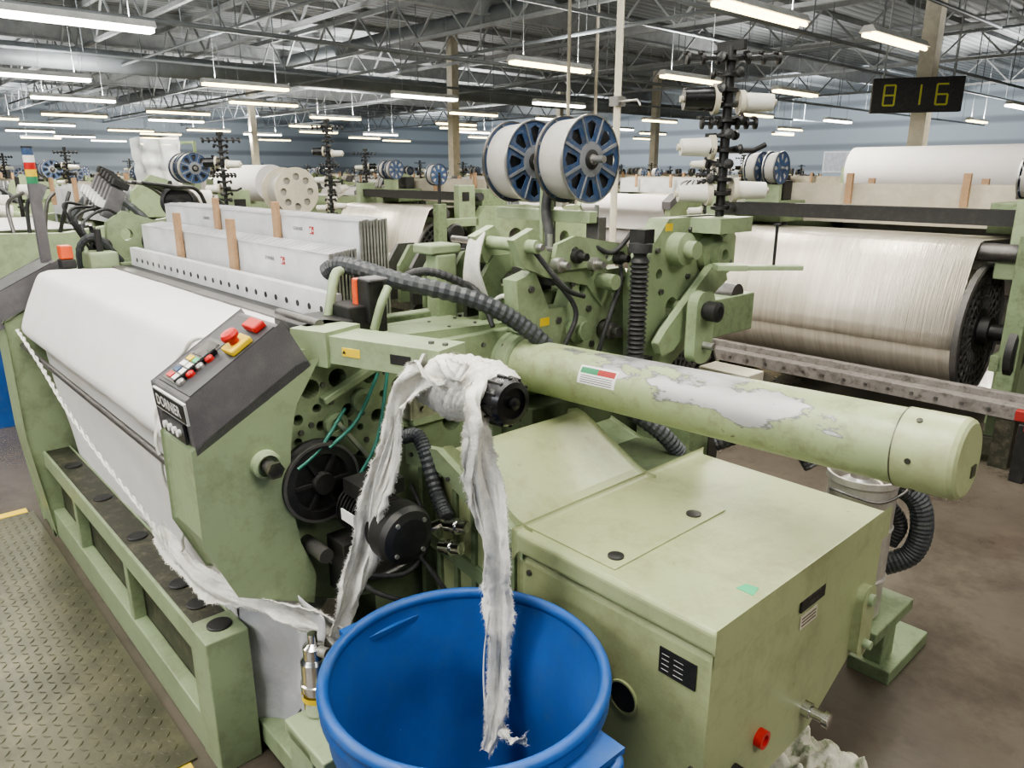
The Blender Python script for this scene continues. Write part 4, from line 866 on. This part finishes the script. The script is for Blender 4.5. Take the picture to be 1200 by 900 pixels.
# tread plate
pa0,pa1,pb0,pb1=-4.14,-1.93,-1.3,.52
m=M('tread').box(pa0,pa1,pb0,pb1,.001,.008)
px=.034; i=0
a=pa0+.02
while a<pa1-.02:
    b=pb0+.02; j=0
    while b<pb1-.02:
        t=math.radians(45 if (i+j)%2 else -45); c,s=math.cos(t),math.sin(t); l,w=.0145,.0048
        P=[V((a+c*l,b+s*l,.008)),V((a-s*w,b+c*w,.008)),V((a-c*l,b-s*l,.008)),V((a+s*w,b-c*w,.008))]
        Q=[V((a+(p.x-a)*.6,b+(p.y-b)*.5,.0108)) for p in P]
        m.add(P+Q,[(0,1,5,4),(1,2,6,5),(2,3,7,6),(3,0,4,7),(4,5,6,7)])
        b+=px; j+=1
    a+=px; i+=1
structure(m,'trim_200')
structure(M('yellow').box(-4.22,-4.16,-1.3,.5,.0005,.003).box(-1.93,-1.88,-1.3,.5,.0005,.003),'trim_201')
# ================================================================ BACKGROUND LOOM (local build, then copied)
LOCAL[0]=True
def build_bg():
    root=empty('power_loom',(0,0,0),'green weaving loom seen across the hall with white warp beam','loom')
    P=lambda m,n,l=None,**k: make(m,n,root,l,**k)
    fp=[(0,.55),(0,1.0),(.25,1.22),(.8,1.2),(1.2,1.25),(1.9,1.25),(2.05,1.1),(2.05,.6),(2.1,0),(1.75,0),(1.7,.35),(.7,.35),(.6,0),(.2,0),(.12,.5)]
    for a in(-1.16,1.04): P(M('green').prism(fp,'a',a,a+.12,[circ(.5,.8,.09),circ(.9,.8,.1),circ(1.4,.85,.12),circ(1.8,.8,.09)]),'end_frame',bevel=.008)
    pf=[(1.0,1.22),(.5,1.23),(.15,1.22),(.05,1.15),(0,1.0),(.03,.93),(.09,.9),(.1,.6)]
    P(M('fabric').grid(8,8,lambda u,v:V((-1.0+2.0*u,*pf[round(v*7)]))),'woven_cloth','white woven cloth',solid=.003)
    P(M('fabric').cyl((-1,.4,.42),(1,.4,.42),.2,seg=32),'cloth_roll')
    warp_beam(root,-.97,.97,2.4,.68,.375,.425)
    WP=[(1.45,1.2),(1.8,1.22),(2.2,1.235),(2.5,1.245),(2.56,1.238),(2.60,1.21),(2.65,1.12),(2.71,.98),(2.755,.84),(2.778,.70),(2.775,.60)]
    P(M('warp_threads').grid(3,11,lambda u,v:V((-.965+1.93*u,*WP[round(v*10)]))),'warp_sheet','silvery white warp sheet',solid=.002)
    P(M('steel_dark').cyl((-1.16,2.5,1.18),(1.16,2.5,1.18),.055),'back_rest','dark back rest roller'); P(M('black').box(-1.16,1.16,2.15,2.25,1.32,1.42),'cross_beam','black cross beam'); P(M('rubber').cyl((-1.2,2.0,1.36),(1.2,2.0,1.36),.05),'rubber_roller')
    for a in(-1.16,1.04):
        P(M('green').box(a,a+.12,2.0,2.5,1.02,1.12),'beam_arm',bevel=.008); P(M('green').box(a+.01,a+.11,2.05,2.3,1.1,1.5),'upright',bevel=.008)
    for i in range(6):
        P(M('beige_board' if i>3 else 'board_white').box(-1.0,1.0,1.2+i*.05,1.215+i*.05,1.25,1.50+.012*i).use('aluminium').box(-1.02,-1.0,1.2+i*.05,1.215+i*.05,1.1,1.53).box(1.0,1.02,1.2+i*.05,1.215+i*.05,1.1,1.53),'heald_frame')
    for a in(-.55,.3): P(M('wood').box(a,a+.05,1.10,1.13,1.35,1.60),'wooden_block'); P(M('wood').box(a,a+.05,1.52,1.55,1.40,1.64),'wooden_block')
    P(M('rail_grey').box(-1.45,1.45,2.86,2.96,.30,.38).box(-1.45,1.45,2.80,2.86,.36,.42).use('black').bolts([(-1.4+i*.14,2.962,.34) for i in range(21)],(0,1,0),.012,.008).use('rail_dark').box(-1.4,-1.3,2.82,2.95,0,.3).box(1.3,1.4,2.82,2.95,0,.3).box(-1.3,1.3,2.88,2.92,.05,.16),'rear_rail','grey drilled steel rail with bolts',bevel=.003)
    m=M('green').lathe([(.08,0),(.08,1.0),(.07,1.01)],(1.16,1.35,1.08),(1,0,0),28); P(m,'rapier_tube')
    m=M('green_light').prism([(1.16,.3),(1.16,.9),(1.4,.86),(1.55,.8),(2.0,.8),(2.0,.3)],'b',1.0,1.7); P(m,'gearbox_cover',bevel=.015)
    P(M('green_dark').box(1.2,1.8,1.1,1.6,0,.3),'gearbox_foot')
    P(M('console_grey').prism([(-.05,1.13),(.2,1.28),(.27,1.18),(-.04,1.0)],'a',1.0,1.18),'control_console',bevel=.006)
    P(M('green_mid').box(.7,1.1,1.5,1.9,1.25,1.42),'lever_block',bevel=.005); P(M('green_mid').box(-1.1,-.8,1.5,1.9,1.25,1.45),'lever_block',bevel=.005)
    P(M('black').box(.8,1.0,1.55,1.7,1.42,1.58),'black_box',bevel=.01); P(M('black').cyl((-1.0,1.7,1.45),(-1.0,1.7,1.68),.03),'black_post')
    P(M('green').prism([(1.3,1.3),(1.35,1.5),(1.5,1.62),(1.62,1.58),(1.55,1.45),(1.9,1.40),(1.9,1.3)],'a',1.06,1.12),'lever_arm',bevel=.008)
    P(M('hose_grey').tube(smooth([(1.0,.9,1.3),(1.05,1.1,1.5),(1.1,1.3,1.4),(1.15,1.5,1.15)],8),.03,8,rib=.12),'hose')
    for i in range(5): P(M('black' if i%2 else 'steel_dark').tube(smooth([(1.05,.5+.1*i,1.2),(1.0+.04*i,.5+.12*i,1.42),(1.08,.6+.1*i,1.5)],6),.014,6),'thread_guide')
    for i in range(5): P(M('console_grey').obox((-1.02-.06*i,1.1,1.45),(1,0,0),(0,.5,1),(0,-1,.5),.022,.09,.04),'yarn_selector','dark grey yarn selector block')
    for v,z,r in((2.45,.95,.12),(2.62,.62,.16),(2.2,.72,.2)): P(M('black').flathe([(.03,0),(r,0),(r,.04),(r*.85,.05),(.03,.045)],(-1.24,v,z),(-1,0,0),28),'gear_wheel','black gear wheel')
    P(M('green_mid').box(-1.24,-1.16,2.0,2.72,.5,.6).box(-1.30,-1.20,2.6,2.72,.0,1.30),'beam_bracket','green beam bracket',bevel=.006)
    reel(root,-1.20,2.66,1.62,.12,.1); P(M('black').cyl((-1.25,2.66,1.30),(-1.25,2.66,1.52),.02).box(-1.27,-1.13,2.65,2.67,1.5,1.64),'reel_stand')
    reel(root,.95,1.9,1.68,.13,.1); reel(root,.78,1.9,1.68,.13,.1)
    P(M('green').box(.72,1.02,1.88,1.92,1.4,1.55).use('steel').cyl((.7,1.9,1.68),(1.02,1.9,1.68),.01).use('green').box(.86,.88,1.89,1.91,1.5,1.7),'reel_stand')
    tower(root,1.35,2.0,1.2,.75); P(M('green').box(1.33,1.37,1.98,2.02,.0,1.2).box(1.16,1.35,1.98,2.02,1.1,1.14),'stand_post')
    for k,(a,z) in enumerate([(-1.40,1.25),(-1.40,1.45),(-1.52,1.35),(-1.55,1.15)]):
        P(M('yarn_white').flathe([(.075,0),(.045,.17),(.02,.175)],(a,.9+.25*(k%2),z),(0,-1,.2),20),'yarn_cone','white yarn cone')
    P(M('black').cyl((-1.45,1.0,0),(-1.45,1.0,1.6),.02).bar((-1.6,1.0,1.3),(-1.3,1.0,1.3),.02,.02).bar((-1.6,1.0,1.15),(-1.3,1.0,1.15),.02,.02).box(-1.6,-1.3,.9,1.1,0,.03),'cone_stand')
    return root
bg=build_bg()
def tree(o):
    out=[o]
    for c in o.children: out+=tree(c)
    return out
def copytree(o,parent=None):
    n=o.copy(); scene.collection.objects.link(n)
    if parent: n.parent=parent; n.matrix_parent_inverse=o.matrix_parent_inverse.copy(); n.location=o.location.copy()
    for c in o.children: copytree(c,n)
    return n
bpy.context.view_layer.update()
def merged(root):
    vs=[];fs=[];mi=[];sm=[];mats=[]
    for o in tree(root):
        if o.type!='MESH': continue
        off=len(vs); mw=root.matrix_world.inverted()@o.matrix_world
        vs+=[mw@v.co for v in o.data.vertices]
        idx=[]
        for m in o.data.materials:
            if m not in mats: mats.append(m)
            idx.append(mats.index(m))
        for p in o.data.polygons: fs.append([off+i for i in p.vertices]); mi.append(idx[p.material_index]); sm.append(p.use_smooth)
    me=bpy.data.meshes.new('far_loom'); me.from_pydata(vs,[],fs)
    for m in mats: me.materials.append(m)
    me.polygons.foreach_set('material_index',mi); me.polygons.foreach_set('use_smooth',sm); me.update(); return me
far=merged(bg)
def place(o,a,b,rot): o.matrix_world=R@Matrix.Translation((a,b,0))@Matrix.Rotation(rot,4,'Z')
place(bg,-2.4,7.72,math.pi); bg['label']='green loom with silvery warp beam facing the aisle'
for a,b,r,l in[(-7.7,.55,0,'green loom with white cloth standing beyond the near loom'),(-8.2,7.9,math.pi,'green loom with heald frames in the middle of the hall'),(-3.1,11.3,0,'green loom behind the facing warp beam loom')]:
    n=copytree(bg); place(n,a,b,r); n['label']=l
for i,b in enumerate([.55,7.9,11.3,17.8,21.3,27.8,31.3,37.5]):
    rot=math.pi if i%2 else 0
    for k in range(10):
        a=2.9-k*5.3-(.8*(i%3))
        if i==0: a=-12.9-k*4.4
        if b==7.9 and (a>-12 ): continue
        if b==11.3 and a>-6: continue
        if a<-55: continue
        o=bpy.data.objects.new('power_loom',far); scene.collection.objects.link(o); place(o,a,b,rot)
        o['label']='distant green weaving loom with white cloth and reels'; o['category']='loom'; o['group']='distant looms'
LOCAL[0]=False
def batch(a0,a1,b,z,r,lab):
    e=empty('batch_roll',((a0+a1)/2,b,0),lab,'cloth roll')
    make(M('fabric').cyl((a0,b,z),(a1,b,z),r,seg=48),'cloth',e)
    m=M('steel').cyl((a0-.15,b,z),(a1+.15,b,z),.03); make(m,'core_bar',e)
    for a in(a0-.12,a1+.12): make(M('green_mid').box(a-.03,a+.03,b-.04,b+.04,0,z+.05).box(a-.03,a+.03,b-.4,b+.4,0,.06),'stand_foot',e)
batch(-4.5,-2.2,10.3,1.66,.30,'big roll of white cloth on a green stand behind loom')
batch(-11.0,-9.6,4.5,1.50,.24,'white cloth roll on a green stand between looms')
RC=V((-12.5,4.22,0))
XR=V((.96,.28,0)).normalized()
def pl(u,v):
    return RC+XR*(-.65+u*1.3)+V((-XR.y,XR.x,0))*(-.24+.05*math.sin(u*17)+.05*noise.noise(V((u*6,v*6,1)))+.05*v)+V((0,0,2.15-v*.9+.03*math.sin(u*9)))
ps=empty('sheet_rack',tuple(RC),'bundle wrapped in pale plastic sheet on a tall rack','rack'); make(M('plastic').grid(40,30,pl),'plastic_sheet',ps,'translucent pale plastic sheet')
m=M('green_mid')
for s in(-.6,.6):
    c=RC+XR*s; m.box(c.x-.02,c.x+.02,c.y-.02,c.y+.02,0,2.1)
m.bar(RC+XR*-.62+V((0,0,1.3)),RC+XR*.62+V((0,0,1.3)),.04,.04).bar(RC+XR*-.62+V((0,0,2.08)),RC+XR*.62+V((0,0,2.08)),.04,.04); make(m,'rack_frame',ps)
for s in(-.4,0,.4): make(M('yarn_white').cyl(RC+XR*(s-.16)+V((0,0,1.50)),RC+XR*(s+.16)+V((0,0,1.50)),.17,seg=28),'yarn_package',ps,'white yarn package')
e=empty('yarn_drum',(-8.0,3.95,0),'large beige flanged drum on a post among the looms','drum')
DZ=1.44
m=M('cream').prism(circ(3.95,DZ,.26,36),'a',-7.85,-7.84,[circ(3.95+.16*math.cos(t),DZ+.16*math.sin(t),.04,10) for t in [i*math.pi/4 for i in range(8)]]); m.cyl((-8.17,3.95,DZ),(-8.16,3.95,DZ),.26,seg=36); m.use('yarn').cyl((-8.16,3.95,DZ),(-7.87,3.95,DZ),.20,seg=32); make(m,'drum',e)
make(M('green_mid').box(-8.05,-7.95,3.92,3.98,0,DZ-.2).box(-8.2,-7.8,3.75,4.15,0,.03),'post',e)
st=empty('tensioner_stand',(-7.1,3.95,0),'black yarn tensioner stand with white bobbins','stand')
tower(st,-7.1,3.95,1.15,1.0); make(M('black').cyl((-7.1,3.95,0),(-7.1,3.95,1.16),.02),'post',st)
m=M('red_dull').box(-.98,-.84,4.62,4.67,.34,.40).box(-.92,-.86,4.58,4.72,.30,.38); m.use('black').box(-.95,-.88,4.6,4.7,0,.33)
make(m,'rail_clamp',label='dull red painted clamp on a black foot beside the rail',cat='clamp',bevel=.005)
sg=empty('number_display',(-5.9,15.8,2.72),'black hanging digital display reading 816','sign')
c=V((-5.9,15.8,3.05)); sxx=V((.86,.51,0)).normalized(); szz=V((0,0,1)); snn=sxx.cross(szz)
make(M('rubber').obox(c,sxx,szz,snn,.78,.31,.08),'display_case',sg,bevel=.01)
def seg7(cx,digit):
    m=M('led')
    S={'8':'abcdefg','1':'bc','6':'acdefg'}[digit]; w,h,t=.095,.18,.016
    geo={'a':(0,h,w,t),'g':(0,0,w,t),'d':(0,-h,w,t),'b':(w,h/2,t,h/2),'c':(w,-h/2,t,h/2),'f':(-w,h/2,t,h/2),'e':(-w,-h/2,t,h/2)}
    for k in S:
        x,z,hw,hh=geo[k]; m.obox(c+snn*.083+sxx*(cx+x)+szz*z,sxx,szz,snn,hw,hh,.003)
    make(m,'digit',sg,'olive yellow seven segment digit')
seg7(-.48,'8'); seg7(-.04,'1'); seg7(.42,'6')
for s in(.6,-.6): make(M('truss_paint').tube([c+sxx*s+szz*.30,c+sxx*s+V((0,0,ZC-3.2))],.015,6),'hanger_rod',sg)
# ================================================================ light + camera
w=bpy.data.worlds.new('World'); scene.world=w; w.use_nodes=True
w.node_tree.nodes['Background'].inputs[0].default_value=(.8,.88,1,1); w.node_tree.nodes['Background'].inputs[1].default_value=.6
def rooflight(a,b,sx_,sy_,p):
    m=M('white').box(a-sx_/2-.1,a+sx_/2+.1,b-sy_/2-.1,b+sy_/2+.1,ZC-.06,ZC-.02); ti[0]+=1
    structure(m,'window_%d'%(20+ti[0]))
    l=bpy.data.lights.new('roof_light','AREA'); l.shape='RECTANGLE'; l.size=sx_; l.size_y=sy_; l.energy=p; l.color=(1,.985,.95)
    o=bpy.data.objects.new('roof_light',l); scene.collection.objects.link(o); o.matrix_world=R@Matrix.Translation((a,b,ZC-.08))
for a,b in[(-1,-1.5),(-6,-1.5),(-1,3.0),(4,1),(-6,4)]: rooflight(a,b,1.6,4,180)
cam=bpy.data.cameras.new('camera'); co=bpy.data.objects.new('camera',cam); scene.collection.objects.link(co); scene.camera=co
cam.sensor_fit='HORIZONTAL'; cam.sensor_width=36; cam.lens=867/1200*36; cam.clip_end=300; cam.clip_start=.02
co.location=(0,0,1.65); co.rotation_euler=(math.radians(90-16),0,0)
scene.view_settings.view_transform='AgX'
try: scene.view_settings.look='AgX - Medium High Contrast'
except Exception: pass
scene.view_settings.exposure=-.12
